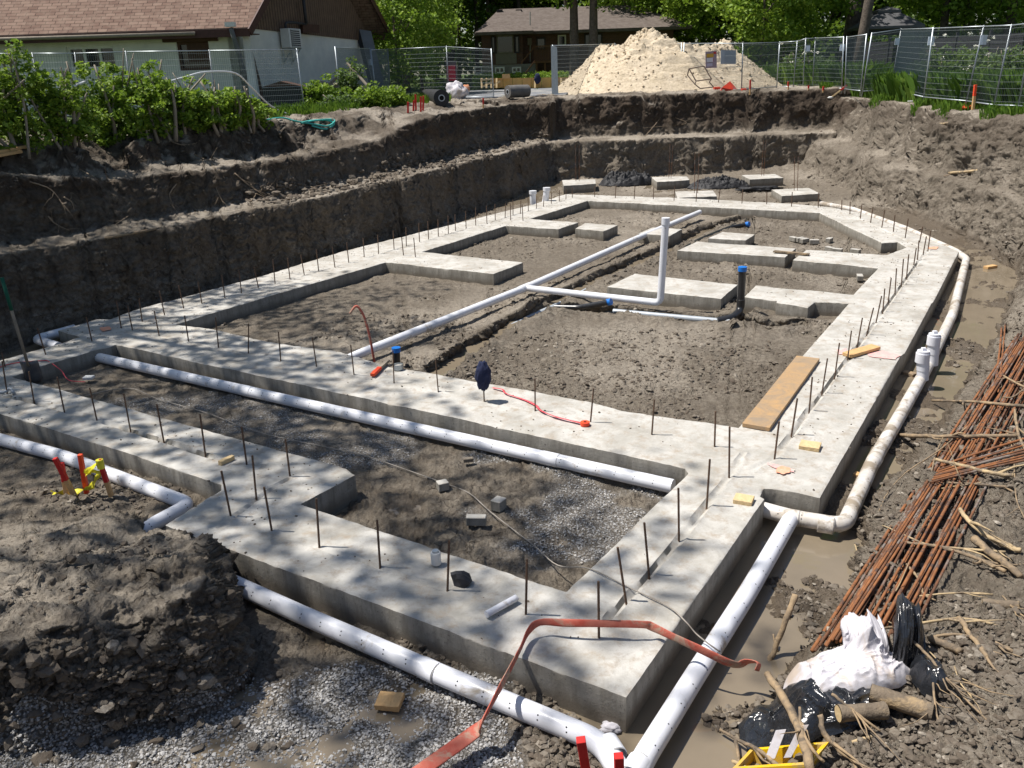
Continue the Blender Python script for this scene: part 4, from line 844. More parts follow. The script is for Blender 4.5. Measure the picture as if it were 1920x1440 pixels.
SK = [('long branch reaching left over the pipe at the level of the bundle middle', [(1686, 816, .05), (1740, 818, .09), (1800, 818, .1), (1906, 817, .12)], .024, .022, 'stick', 3),
 ('branch reaching left above the trench below the cleanouts', [(1748, 751, .03), (1790, 752, .08), (1835, 754, .1), (1900, 760, .12), (1925, 762, .1)], .014, .022, 'stick', 3),
 ('forked branch lying across the lower middle of the bundle', [(1692, 1017, .06), (1740, 1022, .08), (1800, 1036, .08), (1850, 1055, .06), (1885, 1072, .03)], .012, .018, 'stick', 3),
 ('pale twig whose tip reaches out left of the bundle', [(1655, 985, .03), (1700, 1005, .07), (1745, 1022, .08), (1820, 1030, .09), (1885, 1035, .06)], .006, .012, 'stick_pale', 2),
 ('thick pale broken branch with a cut end right of the bundle', [(1828, 1012, .06), (1860, 1040, .07), (1890, 1060, .05), (1912, 1080, .02)], .034, .026, 'stick', 0),
 ('curved forked branch right of the bundle middle', [(1800, 955, .09), (1815, 975, .09), (1850, 1005, .07), (1890, 1025, .05), (1915, 1032, .03)], .018, .022, 'stick_pale', 3),
 ('thin bent branch crossing the bundle just above the white bag', [(1700, 1058, .06), (1722, 1085, .06), (1733, 1115, .06), (1755, 1125, .05)], .011, .007, 'stick', 0),
 ('long thin branch across the bundle above the black bag', [(1618, 1108, .03), (1660, 1120, .05), (1720, 1118, .06), (1790, 1112, .06), (1862, 1115, .04)], .005, .008, 'stick_pale', 3),
 ('long bare twig arching left over the water', [(1826, 790, .08), (1760, 845, .1), (1700, 885, .07), (1664, 925, .04), (1645, 965, .02), (1632, 990, .01)], .009, .003, 'stick', 4),
 ('thin upright curved twig beside the bundle edge', [(1768, 820, .1), (1755, 850, .07), (1748, 880, .05), (1743, 910, .02)], .006, .010, 'stick', 0),
 ('dead branch lying over the crosswise bars', [(1756, 862, .09), (1800, 872, .12), (1850, 885, .12), (1900, 892, .1)], .018, .020, 'stick_pale', 4),
 ('pale straight twig below the crosswise bars', [(1778, 905, .08), (1830, 908, .08), (1898, 914, .05)], .010, .014, 'stick', 1),
 ('thin root running right past the crosswise bars', [(1755, 918, .05), (1790, 912, .08), (1840, 905, .08)], .006, .009, 'stick_pale', 1),
 ('branch curving over the upper right end of the bundle', [(1902, 765, .1), (1905, 790, .1), (1912, 820, .1), (1925, 850, .08)], .016, .014, 'stick', 2),
 ('short twig on top of the far end of the bundle', [(1878, 703, .08), (1900, 715, .1), (1925, 728, .1)], .012, .014, 'stick', 2),
 ('straight twig across the far end of the bundle', [(1880, 745, .08), (1900, 744, .1), (1925, 725, .1)], .008, .010, 'stick', 1),
 ('long branch resting on the black bag and pointing to the lower right', [(1682, 1178, .18), (1712, 1202, .18), (1745, 1235, .15), (1770, 1268, .1), (1800, 1300, .05), (1850, 1350, .02)], .012, .006, 'stick', 5),
 ('short branch just above the far black bag', [(1618, 1187, .22), (1650, 1180, .2), (1678, 1175, .15)], .008, .010, 'stick', 0),
 ('branch lying to the right behind the far black bag', [(1725, 1169, .1), (1790, 1160, .06), (1840, 1165, .04), (1888, 1178, .03)], .010, .012, 'stick_pale', 2),
 ('thick pale branch pointing down right of the far black bag', [(1798, 1158, .06), (1815, 1185, .05), (1835, 1210, .03), (1852, 1232, .02)], .020, .016, 'stick', 1),
 ('dark branch lying right of the bags', [(1740, 1195, .05), (1790, 1190, .04), (1850, 1200, .03), (1900, 1222, .02)], .010, .014, 'stick', 4),
 ('short thick broken log end right of the far black bag', [(1742, 1195, .05), (1770, 1208, .04), (1802, 1222, .03)], .026, .030, 'stick', 0),
 ('thick pole standing in the bank with its foot by the hose end', [(1440, 1248, .01), (1455, 1210, .12), (1474, 1160, .3), (1491, 1116, .42)], .020, .026, 'stick', 0),
 ('dark stub leaning against the standing pole', [(1458, 1222, .04), (1453, 1205, .1), (1450, 1189, .14)], .010, .007, 'stick', 0),
 ('long bare pole lying over the near black bag and yellow tub', [(1440, 1264, .22), (1470, 1310, .26), (1500, 1372, .25), (1522, 1445, .18)], .026, .030, 'stick', 0),
 ('crooked twig over the yellow tub', [(1500, 1326, .28), (1502, 1360, .26), (1520, 1400, .22), (1545, 1430, .15)], .009, .010, 'stick', 2),
 ('dark crooked branch in front of the near black bag', [(1538, 1340, .22), (1545, 1375, .16), (1575, 1405, .1), (1605, 1430, .06), (1630, 1450, .03)], .018, .015, 'stick', 4),
 ('reddish branch rising from the bottom left of the yellow tub', [(1350, 1368, .05), (1385, 1388, .1), (1420, 1405, .16), (1445, 1425, .18), (1475, 1450, .15)], .010, .016, 'stick', 2),
 ('thin twig crossing the shadowed gap under the white bag', [(1560, 1301, .2), (1590, 1325, .16), (1625, 1352, .1), (1650, 1370, .05)], .010, .008, 'stick', 3),
 ('pale branch at the bottom edge left of the yellow tub', [(1374, 1428, .06), (1400, 1440, .08), (1430, 1455, .08)], .014, .012, 'stick_pale', 0),
 ('small peeled stick lying below the near log', [(1598, 1392, .05), (1615, 1386, .05), (1635, 1382, .04)], .010, .012, 'stick_pale', 0),
 ('long root trailing down the bank at the right edge', [(1885, 800, .05), (1900, 850, .05), (1905, 930, .04), (1925, 980, .03)], .008, .006, 'stick', 4),
 ('thin forked twig on the open bank right of the bags', [(1790, 1250, .02), (1800, 1280, .03), (1822, 1305, .02)], .006, .003, 'stick_pale', 2),
 ('bare twig lying in the lower right on the soil', [(1880, 1118, .03), (1900, 1140, .04), (1925, 1160, .03)], .008, .006, 'stick', 3),
 ('thin curved root by the bag edge', [(1752, 1262, .06), (1750, 1290, .1), (1755, 1330, .06), (1762, 1365, .02)], .009, .005, 'stick', 3),
 ('pale slanting twig low over the bundle end', [(1618, 1140, .03), (1655, 1160, .06), (1710, 1190, .1), (1760, 1240, .08)], .005, .003, 'stick_pale', 2)]
for lab, pts_, r0, r1, mt_, tw_ in SK: stick(lab, pts_, r0*.85, r1*.85, mt_, twigs=tw_)
for lab, pts_, r0, r1, g_ in [('thin stick poking out of the bank edge above the water', [(1608, 1040, .01), (1603, 1020, .07)], .008, .005, None), ('pale flat stick lying on the far right ledge', [(1780, 325, .03), (1845, 318, .03)], .03, .03, None), ('brown branch lying high on the right bank', [(1600, 1, 0)][:0] or [(1760, 233, .05), (1783, 230, .05)], .03, .03, None)]:
    stick(lab, pts_, r0, r1, 'stick_pale', twigs=0, group=None)
def logo(label, a, b, r, ha, hb):
    A = G(*a, ha); B = G(*b, hb); t = thing('log', label, 'log', tuple(A), 'cut logs by the bags'); n_ = 8; r = r*.85; sp_ = [A+(B-A)*i/n_ for i in range(n_+1)]
    mb = MB(); mb.tube(sp_, [r*(1+.06*rng.normal()) for _ in sp_], 14, 0, False); mb.build('bark', M['muddy_log'], t, True)
    d = (A-B)/np.linalg.norm(A-B); 
    for c_, n__ in ((A+d*.002, d), (B-d*.002, -d)): mb = MB(); mb.disc(c_, n__, r*.99, 14); mb.build('cut_end', M['wood_pale'], t)
logo('smooth cut log under the white bag with its bright cut end on the left', (1572, 1338), (1660, 1332), .052, .14, .08)
logo('thick split log at the right edge of the white bag', (1632, 1298), (1748, 1336), .058, .12, .04)
logo('pale broken log piece lying on the open bank at the right', (1842, 1131), (1910, 1136), .036, .03, .02)
# bags
def sheet(name, label, cat, c, rx, ry, h, mat, seed, rise=0., fine=1., big=1.):
    "a crumpled plastic sheet: a domed polar grid with sharp creases, its hem on the ground"
    na_, nr_ = 150, 60; a = np.linspace(0, 2*np.pi, na_, endpoint=False); r = np.linspace(0, 1, nr_)**.8; A_, R_ = np.meshgrid(a, r, indexing='ij')
    edge = 1+.16*fbm(np.cos(A_)*1.6+seed, np.sin(A_)*1.6, o=3, s=seed); x = np.cos(A_)*R_*rx*edge; y = np.sin(A_)*R_*ry*edge
    wx = x+.05*noise(x*7, y*7, s=seed); wy = y+.05*noise(x*7+5, y*7, s=seed+1)
    f1 = 1-np.abs(noise(wx*8+seed, wy*8, s=seed+2)); f2 = 1-np.abs(noise(wx*17, wy*17+seed, s=seed+3)); f3 = 1-np.abs(noise(wx*38, wy*30, s=seed+4))
    rad = 1-np.abs(noise(A_*2.2, R_*.6+seed, s=seed+5))
    z = h*(1-R_**2.6)*(.72+.3*noise(x*5, y*5, s=seed+6))+(.050*big*f1**3+fine*(.022*f2**3+.006*f3**2)+.03*rad**4*R_)*(1-R_**6)
    if rise: z = z+rise*np.exp(-(((x-.10)/.09)**2+((y-.10)/.05)**2))
    g = hz(x+c[0], y+c[1]); v = np.stack([x+c[0], y+c[1]-z*.15, z+g+.012], -1).reshape(-1, 3); i = np.arange(na_)[:, None]; j = np.arange(nr_-1)[None]; i2 = (i+1) % na_
    f = np.stack([i*nr_+j, i*nr_+j+1, i2*nr_+j+1, i2*nr_+j], -1).reshape(-1, 4); o = rawmesh(name, v, f, M[mat], smooth=True, origin=c); return tag(o, label, cat)
c_ = G(1585, 1255); c_[2] += .10
def bagtop(v):
    k_ = v[:, 0] > .02; v[:, 2] += np.clip((v[:, 0]-.0)*(.22-v[:, 0])*14, 0, .22)*(v[:, 1] > -.02); return v
sheet('white_sack', 'dirty white plastic sack crumpled on the bank below the bar bundle', 'sack', G(1600, 1275)+[0, .05, 0], .36, .20, .15, 'white_bag', 21, rise=.16)
def flap(name, label, cat, a, b, h, mat, seed, lean=.1, bulge=.06):
    "plastic film standing up from a line on the ground, folded over at the top"
    a = np.array(a); b = np.array(b); U_, W_ = np.meshgrid(np.linspace(0, 1, 50), np.linspace(0, 1, 40), indexing='ij'); d = b-a; d[2] = 0; n_ = np.array([d[1], -d[0], 0])/np.linalg.norm(d)
    env = .55+.45*np.sin(np.pi*np.clip(U_*1.1, 0, 1))**.6+.12*noise(U_*5, U_*0+seed, s=seed); fold = noise(U_*7+.8*W_, W_*1.2, s=seed)*bulge+noise(U_*15, W_*2.5, s=seed+1)*bulge*.35+noise(U_*30, W_*9, s=seed+2)*.008
    up = np.sin(W_*1.75)/np.sin(1.57)*h*env; bk = lean*W_**2+.08*(1-np.cos(W_*1.75))
    p = a+(b-a)*U_[..., None]+n_*(-(bk)+fold*(.4+W_))[..., None]; p[..., 2] += up; nr_ = 40; i_ = np.arange(49)[:, None]*nr_; j_ = np.arange(39)[None]
    o = rawmesh(name, p.reshape(-1, 3), np.stack([i_+j_, i_+nr_+j_, i_+nr_+j_+1, i_+j_+1], -1).reshape(-1, 4), M[mat], origin=a); md = o.modifiers.new('t', 'SOLIDIFY'); md.thickness = .0015; return tag(o, label, cat)
flap('white_sack', 'torn upright flap of a white sack in front of the black film', 'sack', G(1585, 1262)+[0, .04, .08], G(1672, 1262)+[0, .06, .08], .18, 'white_bag', 27)
sheet('black_bag', 'shiny black plastic bag nearest the camera, beside the yellow tub', 'bag', G(1478, 1362)+[0, .04, 0], .27, .27, .19, 'black_bag', 33, fine=.45)
sheet('black_bag', 'black plastic film spread under the white sack', 'bag', G(1575, 1342)+[0, .05, 0], .33, .20, .07, 'black_bag', 37, fine=.45)
flap('black_bag', 'folded black plastic film standing up behind the white sack', 'bag', G(1668, 1262), G(1738, 1272)+[0, .03, 0], .40, 'black_bag', 41, .12, .05)
sheet('black_bag', 'slim black plastic strip right of the white sack', 'bag', G(1735, 1275), .085, .19, .12, 'black_bag', 43, fine=.4)
# yellow tub
a = G(1408, 1408, .10); b = G(1554, 1396, .12); dx_ = (b-a)/np.linalg.norm(b-a); dy_ = np.array([dx_[1], -dx_[0], 0]); dy_ = dy_ if dy_[1] < 0 else -dy_; L = np.linalg.norm(b-a); t = thing('yellow_tub', 'yellow plastic tub lying at the bottom edge below the black bag', 'tub', tuple((a+b)/2+dy_*.1))
mb = MB(); up_ = np.array([0, 0, 1.]); o1 = [a, b, b+dy_*.26, a+dy_*.26]; ins_ = [a+dx_*.03+dy_*.03, b-dx_*.03+dy_*.03, b-dx_*.03+dy_*.23, a+dx_*.03+dy_*.23]; lo1 = [q+dx_*s1*.04+dy_*s2*.04-up_*.18 for q, s1, s2 in zip(o1, (1, -1, -1, 1), (1, 1, -1, -1))]; lo2 = [q+dx_*s1*.02-up_*.15 for q, s1 in zip(ins_, (1, -1, -1, 1))]
o1u = [q+up_*.02 for q in o1]; insu = [q+up_*.02 for q in ins_]
mb.add(o1+o1u, [(0, 1, 5, 4), (1, 2, 6, 5), (2, 3, 7, 6), (3, 0, 4, 7)]); mb.add(o1u+insu, [(i, (i+1) % 4, 4+(i+1) % 4, 4+i) for i in range(4)]); mb.add(insu+lo2, [(i, (i+1) % 4, 4+(i+1) % 4, 4+i) for i in range(4)]+[(4, 5, 6, 7)])
mb.add([q+dx_*s1*.02+dy_*s2*.02 for q, s1, s2 in zip(o1, (1, -1, -1, 1), (1, 1, -1, -1))]+lo1, [(i, (i+1) % 4, 4+(i+1) % 4, 4+i) for i in range(4)]+[(4, 5, 6, 7)]); bevel(mb.build('body', M['yellow'], t), .004)
mb = MB(); c0 = (a+b)/2+dy_*.12; mb.prism([c0-dx_*.10, c0-dx_*.03, c0+dx_*.0+up_*.16+dy_*-.06, c0-dx_*.07+up_*.16+dy_*-.06], dy_*.004); mb.prism([c0+dx_*.03, c0+dx_*.08, c0+dx_*.15+up_*.18+dy_*-.05, c0+dx_*.09+up_*.18+dy_*-.05], dy_*.004); tag(mb.build('plastic_strips', M['white_bag'], origin=c0), 'two pale plastic strips sticking out of the yellow tub', 'strip')
# black fabric heaps at the back
tag(sheet('fabric_heap', 'left heap of bunched black filter fabric behind the pads', 'fabric', P(1180, 345, -.2)+[0, .3, 0], .95, .55, .42, 'fabric_black', 51, fine=2.2, big=2.2), group='heaps of black fabric')
tag(sheet('fabric_heap', 'right flatter heap of black filter fabric behind the pads', 'fabric', P(1352, 350, -.2)+[0, .2, 0], 1.0, .55, .24, 'fabric_black', 53, fine=2.2, big=2.), group='heaps of black fabric')
blob('fabric_heap', 'thin tail of black fabric trailing towards the back footing', 'fabric', P(1422, 354, -.15), (.6, .15, .07), 'fabric_black', 57, 4, .3, 3, 1.5, flatz=-.06, group='heaps of black fabric')
# roots hanging from the left benches
RT_ = [((430, 330), (405, 345), (420, 385)), ((440, 325), (470, 350), (500, 365)), ((285, 270), (265, 295), (240, 310)), ((150, 318), (195, 340), (232, 338)), ((520, 355), (575, 350), (592, 352)), ((235, 285), (262, 300), (300, 298)), ((55, 340), (95, 355), (120, 385)), ((330, 345), (318, 365), (325, 385)), ((600, 300), (625, 305), (640, 306)), ((255, 390), (240, 405), (218, 420)), ((120, 370), (135, 380), (140, 400)),
       ((470, 345), (480, 362), (470, 378)), ((505, 310), (520, 325), (512, 345)), ((1265, 220), (1285, 232), (1205, 240)), ((365, 290), (390, 300), (410, 296)), ((90, 405), (105, 420), (130, 432)), ((1210, 255), (1235, 225), (1250, 200)), ((320, 205+60), (345, 272), (372, 268)), ((410, 318), (422, 335), (435, 352)), ((540, 318), (548, 335), (560, 340)), ((1640, 262), (1660, 245), (1668, 225)), ((1770, 330), (1800, 322), (1845, 316))]
for i, pp in enumerate(RT_):
    try: stick('bare root hanging from the cut earth bank', [(a, b, .04) for a, b in pp], .013, .004, 'root', 'root', 'root', 3, 'roots hanging out of the earth banks')
    except Exception: pass
tubeobj('board', 'thin pale board lying on the first bench of the left pit wall', [G(198, 449)+[0, 0, .02], G(300, 430)+[0, 0, .02]], .045, 'stick', 'board', 4, sp=False, flat=.5)
board('board', 'upper of two new boards on the rim at the left edge', G(-60, 303)+[0, 0, .06], G(52, 281)+[0, 0, .06], .13, .05, 'wood')
board('board', 'lower of two new boards on the rim at the left edge', G(-60, 306)+[0, -.12, .03], G(47, 286)+[0, -.12, .03], .09, .05, 'wood')
# ------------------------------------------------------------------ foliage
def leafquads(c, size, up=.35, r=None):
    r = r or rng; n = len(c); size = np.broadcast_to(np.asarray(size, float), (n,))
    nn = r.normal(0, 1, (n, 3)); nn[:, 2] = np.abs(nn[:, 2])+up; nn /= np.linalg.norm(nn, axis=1, keepdims=True)
    t = np.cross(nn, r.normal(0, 1, (n, 3))); t /= np.linalg.norm(t, axis=1, keepdims=True); b = np.cross(nn, t)
    s = size[:, None]; v = np.stack([c-t*s*.55, c+b*s*.36+nn*s*.06, c+t*s*.55, c-b*s*.36+nn*s*.06], 1).reshape(-1, 3)
    return v, np.arange(n*4).reshape(n, 4)
def clusters(cen, per, rad, r=None, flat=.65):
    r = r or rng; n = len(cen); rad = np.broadcast_to(np.asarray(rad, float), (n,)); d = r.normal(0, 1, (n, per, 3)); d /= np.linalg.norm(d, axis=2, keepdims=True)
    d *= r.uniform(.2, 1, (n, per, 1))**.5; d[..., 2] *= flat; return (cen[:, None]+d*rad[:, None, None]).reshape(-1, 3)
def crown_points(n, R3, r, hollow=.45):
    d = r.normal(0, 1, (n, 3)); d /= np.linalg.norm(d, axis=1, keepdims=True); rad = r.uniform(hollow, 1, (n, 1))**.6
    lump = 1+.35*fbm(d[:, 0]*2, d[:, 1]*2, d[:, 2]*2, 3, int(r.integers(99)))[:, None]*2
    return d*rad*lump*np.array(R3)
def tree_meshes(seed, H, R3, base, nclu, per, leaf, crad, mat, limbs=7, trad=.18, lean=0.):
    "a trunk mesh and a crown mesh with the foot of the tree at the origin"
    r = np.random.default_rng(seed); mb = MB(); cz_ = H-R3[2]
    tp = [np.array([lean*t*H*.5+.12*math.sin(t*4+seed)*t, .1*math.cos(t*5+seed)*t, t*(H-R3[2]*.5)]) for t in np.linspace(0, 1, 9)]
    mb.tube(tp, list(np.linspace(trad*1.15, trad*.3, 9)), 10)
    cp_ = crown_points(nclu, R3, r)+[lean*H*.4, 0, cz_]
    for i in range(limbs):
        k_ = int(r.integers(3, 8)); e = cp_[int(r.integers(nclu))]; a = tp[k_]; q = [a, a*.6+e*.4+[0, 0, -.1*R3[2]*.5], e]; mb.tube(spline(q, 4), list(np.linspace(trad*.42, .02, 9)), 6)
    v, f = leafquads(clusters(cp_, per, crad, r), leaf*r.uniform(.6, 1.3, nclu*per), r=r); return mb, v, f, mat
PROTO = {}
def tree(key, label, foot_, rz=0, sc=1., group='trees behind the site', cat='tree', name='tree', args=None):
    foot_ = np.array(foot_, float)
    if key not in PROTO:
        mb, v, f, mat = tree_meshes(*args); a = rawmesh('trunk', mb.v, mb.f, M['bark'], smooth=True); b = rawmesh('crown', v, f, M[mat], smooth=False)
        t = thing(name, label, cat, tuple(foot_), group); PROTO[key] = (a, b)
    else:
        t = thing(name, label, cat, tuple(foot_), group); a, b = [q.copy() for q in PROTO[key]]; COL.objects.link(a); COL.objects.link(b)
    a.parent = t; b.parent = t; a.location = b.location = (0, 0, 0); t.rotation_euler = (0, 0, rz); t.scale = (sc, sc, sc*rng.uniform(.95, 1.05)); return t
TA = {'mapleA': (11, 13, (4.2, 4.2, 5.2), 2, 300, 60, .26, .85, 'leaf', 9, .22, .02), 'mapleB': (12, 15, (5, 5, 6.2), 2, 330, 60, .28, .95, 'leaf', 9, .26, -.02), 'darkA': (13, 16, (4.6, 4.6, 6.5), 2, 300, 55, .32, 1.0, 'leaf_dark', 8, .26, .03),
      'young': (14, 7.5, (2.4, 2.4, 3.3), 1, 200, 50, .20, .6, 'leaf', 8, .09, .02), 'tallA': (15, 20, (5, 5, 5.5), 8, 260, 55, .32, 1.0, 'leaf', 6, .36, .03)}
def B(px, y, z): 
    d = D(px, 130, y); return np.array([d[0], y, z])
gr = 2.5
# wood behind everything: a deep mass of leaves and many stems nobody could count
r_ = np.random.default_rng(5); n_ = 3600; a_ = r_.uniform(-46, 50, n_); y_ = r_.uniform(80, 105, n_); cw = np.stack([np.tan(np.radians(a_))*y_, y_, 2.5+r_.uniform(0, 1, n_)**.9*26], 1)
v, f = leafquads(clusters(cw, 22, 2.0, r_), r_.uniform(.5, .95, n_*22), r=r_); tag(rawmesh('far_wood', v, f, M['leaf_dark'], smooth=False), kind='stuff')
mb = MB()
for i in range(110):
    x_ = math.tan(math.radians(rng.uniform(-40, 42)))*76; y0 = rng.uniform(68, 88); mb.tube([(x_, y0, 2), (x_+rng.normal(0, .5), y0, 10), (x_+rng.normal(0, 1), y0, 20)], [.2, .15, .1], 6)
tag(mb.build('far_stems', M['bark'], smooth=True), kind='stuff')
# dark undergrowth in front of the wood
n_ = 1500; a_ = r_.uniform(15, 42, n_); y_ = r_.uniform(56, 66, n_); cw = np.stack([np.tan(np.radians(a_))*y_, y_, 2.4+r_.uniform(0, 1, n_)**1.6*3.2], 1)
v, f = leafquads(clusters(cw, 26, .9, r_), r_.uniform(.2, .42, n_*26), r=r_); tag(rawmesh('undergrowth', v, f, M['leaf_dark'], smooth=False), kind='stuff')
tl = [('mapleB', 700, 62, 1.0, 'big bright tree directly right of the white house gable'), ('mapleA', 760, 52, .95, 'leafy tree between the white house and the brick bungalow'), ('darkA', 845, 72, 1.05, 'dark tree rising over the left end of the bungalow roof'),
      ('darkA', 640, 70, 1.1, 'dark tree behind the gable of the white house'), ('mapleB', 930, 78, 1.1, 'tree standing behind the bungalow chimney vents'), ('darkA', 1010, 80, 1.1, 'dark tree behind the middle of the bungalow roof'),
      ('mapleA', 1180, 76, 1.2, 'bright tree behind the right half of the bungalow'), ('mapleB', 1235, 66, 1.0, 'bright green tree over the top of the sand pile'), ('darkA', 1290, 70, 1.0, 'dark tree right behind the sand pile peak'),
      ('mapleA', 1335, 60, .9, 'tree whose branches hang behind the small poster'), ('mapleB', 1400, 64, 1.0, 'tree standing behind the blank grey sign'), ('darkA', 1475, 68, 1.1, 'dark tree left of the leaning trunk'),
      ('darkA', 1560, 72, 1.1, 'dark tree left behind the pavilion'), ('mapleB', 1690, 66, 1.1, 'tree over the pavilion roof'), ('darkA', 1640, 74, 1.1, 'tall dark tree straight behind the pavilion'),
      ('mapleA', 1760, 48, 1.0, 'bright tree right of the pavilion'), ('darkA', 1800, 60, 1.0, 'dark tree behind the right end of the fence'), ('mapleB', 1880, 46, .95, 'leafy tree at the far right behind the mesh fence'), ('darkA', 1960, 50, 1.0, 'dark tree cut by the right edge')]
for i, (k_, px, y, sc, lab) in enumerate(tl):
    f_ = B(px, y, gr); tree(k_, lab, f_, rng.uniform(0, 6), sc, args=TA[k_])
# the two trunks in front of the bungalow, with high crowns
for px, y, lab in ((1077, 50, 'left of the two dark trunks in front of the bungalow'), (1112, 49, 'right, thicker of the two dark trunks in front of the bungalow')):
    tree('tallA', lab, B(px, y, gr), .3 if px < 1100 else 2.0, .62, args=(15, 20, (5.5, 5.5, 6.2), 8, 300, 55, .34, 1.05, 'leaf', 8, .42, .0))
for px, y, lab, rz in ((1585, 48, 'thick grey trunk rising left of the pavilion', .0),):
    tree('bigtrunk', lab, B(px, y, gr), rz, 1, args=(19, 19, (5.0, 5.0, 4.2), 8, 240, 55, .3, 1.0, 'leaf', 5, .38, .10))
tree('leantrunk', 'thin leaning trunk crossing the left slope of the pavilion roof', B(1605, 38, gr), 0, 1, args=(23, 17, (4, 4, 3.6), 8, 160, 50, .28, .9, 'leaf', 4, .20, .16))
tree('young', 'young bright maple in front of the dark wood beside the blank sign', B(1425, 44, gr), 1, 1.0, args=TA['young'])
tree('young', 'second young maple left of the mesh fence corner', B(1470, 47, gr), 3, 1.15, args=TA['young'])
tree('young', 'small leafy tree just behind the fence beside the grey plank', B(790, 43, gr), 4, .78, args=TA['young'])
tree('young', 'bushy sapling left of the black rolls', B(745, 40, gr), 2, .72, args=TA['young'])

# ------------------------------------------------------------------ shade trees out of the frame on the left
SH = (31, 15, (5.0, 5.0, 3.6), 8, 105, 70, .17, 1.05, 'leaf', 10, .3, 0)
for i, (x, y, sc, rz) in enumerate([(-11.6, 6.4, 1.05, 0), (-17, 11, 1.05, 2), (-18.5, 17.0, .80, 4), (-11.2, 12.6, .85, 3)]):
    tree('shade', ['shade tree with a high crown left of the camera', 'shade tree with a high crown beyond the left edge', 'farther shade tree beyond the left edge near the hedge', 'shade tree beside the left pit rim outside the picture'][i], (x, y, 2.2), rz, sc, 'shade trees outside the picture', args=SH)

# ------------------------------------------------------------------ hedge on the left rim
def shrub(label, foot_, R3, nclu, per, leaf, crad, mat, stems=6, name='shrub', cat='shrub', group=None, seed=1, stemmat='grey_wood'):
    r = np.random.default_rng(seed); f_ = np.array(foot_, float); t = thing(name, label, cat, tuple(f_), group)
    cp_ = crown_points(nclu, R3, r, .15); cp_[:, 2] = np.abs(cp_[:, 2]+R3[2]*.75)*.62; v, f = leafquads(clusters(cp_+f_, per, crad, r), leaf*r.uniform(.6, 1.3, nclu*per), r=r); rawmesh('foliage', v, f, M[mat], t, False)
    if stems:
        for _ in range(stems):
            e = f_+np.array([r.uniform(-1, 1)*R3[0]*.8, r.uniform(-1, 1)*R3[1]*.6, R3[2]*r.uniform(.7, 1.25)]); a = f_+np.array([r.uniform(-1, 1)*R3[0]*.7, r.uniform(-.5, .5)*R3[1], -.1]); mb = MB(); mid = (a+e)/2+r.normal(0, .07, 3)
            mb.tube(spline([a, mid, e], 4), list(np.linspace(.035, .012, 9)*r.uniform(.6, 1.4)), 6); mb.build('stem', M[stemmat], t, True)
    return t
HL = ['far left end', '2nd from the left', '3rd from the left', '4th from the left', '5th from the left', '6th from the left', '7th from the left', '8th from the left', '9th from the left', 'right end']
for i, (px, py, w_, h_) in enumerate([(-30, 292, .95, 2.35), (55, 284, .85, 2.2), (118, 275, .6, 1.7), (185, 272, .7, 1.9), (240, 264, .65, 2.1), (290, 258, .6, 1.8), (340, 254, .6, 1.5), (388, 250, .55, 1.4), (432, 244, .5, 1.15), (470, 240, .4, .8)]):
    f_ = G(px, py); f_[2] = gz(f_[0], f_[1])
    shrub('leafy hedge shrub with bare stems on the left rim, %s' % HL[i], f_+[0, .35, 0], (w_, .55, h_*.66), 95 if i < 8 else 60, 34, .085, .15, 'leaf_hedge', 7, 'hedge_shrub', 'hedge shrub', 'hedge shrubs on the left rim', 100+i)
tubeobj('white_cable', 'white cable hanging slack through the hedge', [V(a, b, (G(c_, 270)+[0, .2, 0])) for a, b, c_ in ((-40, 290, -30), (0, 262, 0), (45, 222, 45), (100, 175, 100), (130, 165, 130), (160, 153, 160))], .022, 'pvc', 'cable')
tubeobj('white_cable', 'white cable running from the hedge top down to the fence foot', [D(278, 156, 18.6), D(310, 154, 19), D(345, 145, 19.5), D(385, 135, 20), D(440, 137, 21), D(470, 162, 22), D(510, 200, 23.5), D(560, 222, 24.2)], .020, 'pvc', 'cable')
for i, (a, b, c_, d_) in enumerate([((505, 232), (545, 228), (590, 240), (628, 232)), ((520, 226), (570, 236), (610, 245), (626, 238)), ((575, 236), (600, 228), (625, 229), (628, 240))]):
    tubeobj('garden_hose', 'turquoise garden hose coiled on the left rim', [G(*q)+[0, 0, .05] for q in (a, b, c_, d_)], .024, mottled('turquoise_hose', (.06, .42, .36), (.05, .34, .30)) if i == 0 else 'tq', 'hose', group='loops of the turquoise hose') if False else None
M['tq'] = mottled('turquoise_hose', (.08, .48, .42), (.06, .36, .32))
hp = [(500, 228), (530, 225), (555, 232), (590, 236), (615, 240), (628, 232), (620, 227), (590, 230), (565, 236), (580, 230), (610, 229), (627, 236), (612, 245), (585, 240)]
tubeobj('garden_hose', 'turquoise garden hose lying in loops on the left rim', [G(a, b)+[0, 0, .04+.01*(i % 3)] for i, (a, b) in enumerate(hp)], .022, 'tq', 'hose')

# ------------------------------------------------------------------ white house on the left
k = N('white_masonry'); br = k.n('ShaderNodeTexBrick'); br.inputs['Scale'].default_value = 1; br.inputs['Brick Width'].default_value = .4; br.inputs['Row Height'].default_value = .2; br.inputs['Mortar Size'].default_value = .008
mp = k.n('ShaderNodeMapping'); mp.inputs['Rotation'].default_value = (R(90), 0, 0); k.t.links.new(k.co, mp.inputs['Vector']); k.t.links.new(mp.outputs[0], br.inputs['Vector'])
nn_ = k.noise(1.3, 7, .7); wc = k.mix(k.ramp(nn_, [(.35, 0), (.7, 1)]), (.74, .74, .69), (.56, .57, .55)); M['masonry'] = k.out(wc, .9, k.bump(br.outputs['Fac'], .006, -.6, k.bump(k.noise(30, 4), .003)), .2)
k = N('brown_shingles'); br = k.n('ShaderNodeTexBrick'); br.inputs['Scale'].default_value = 1; br.inputs['Brick Width'].default_value = .30; br.inputs['Row Height'].default_value = .15; br.inputs['Mortar Size'].default_value = .010; br.offset = .37
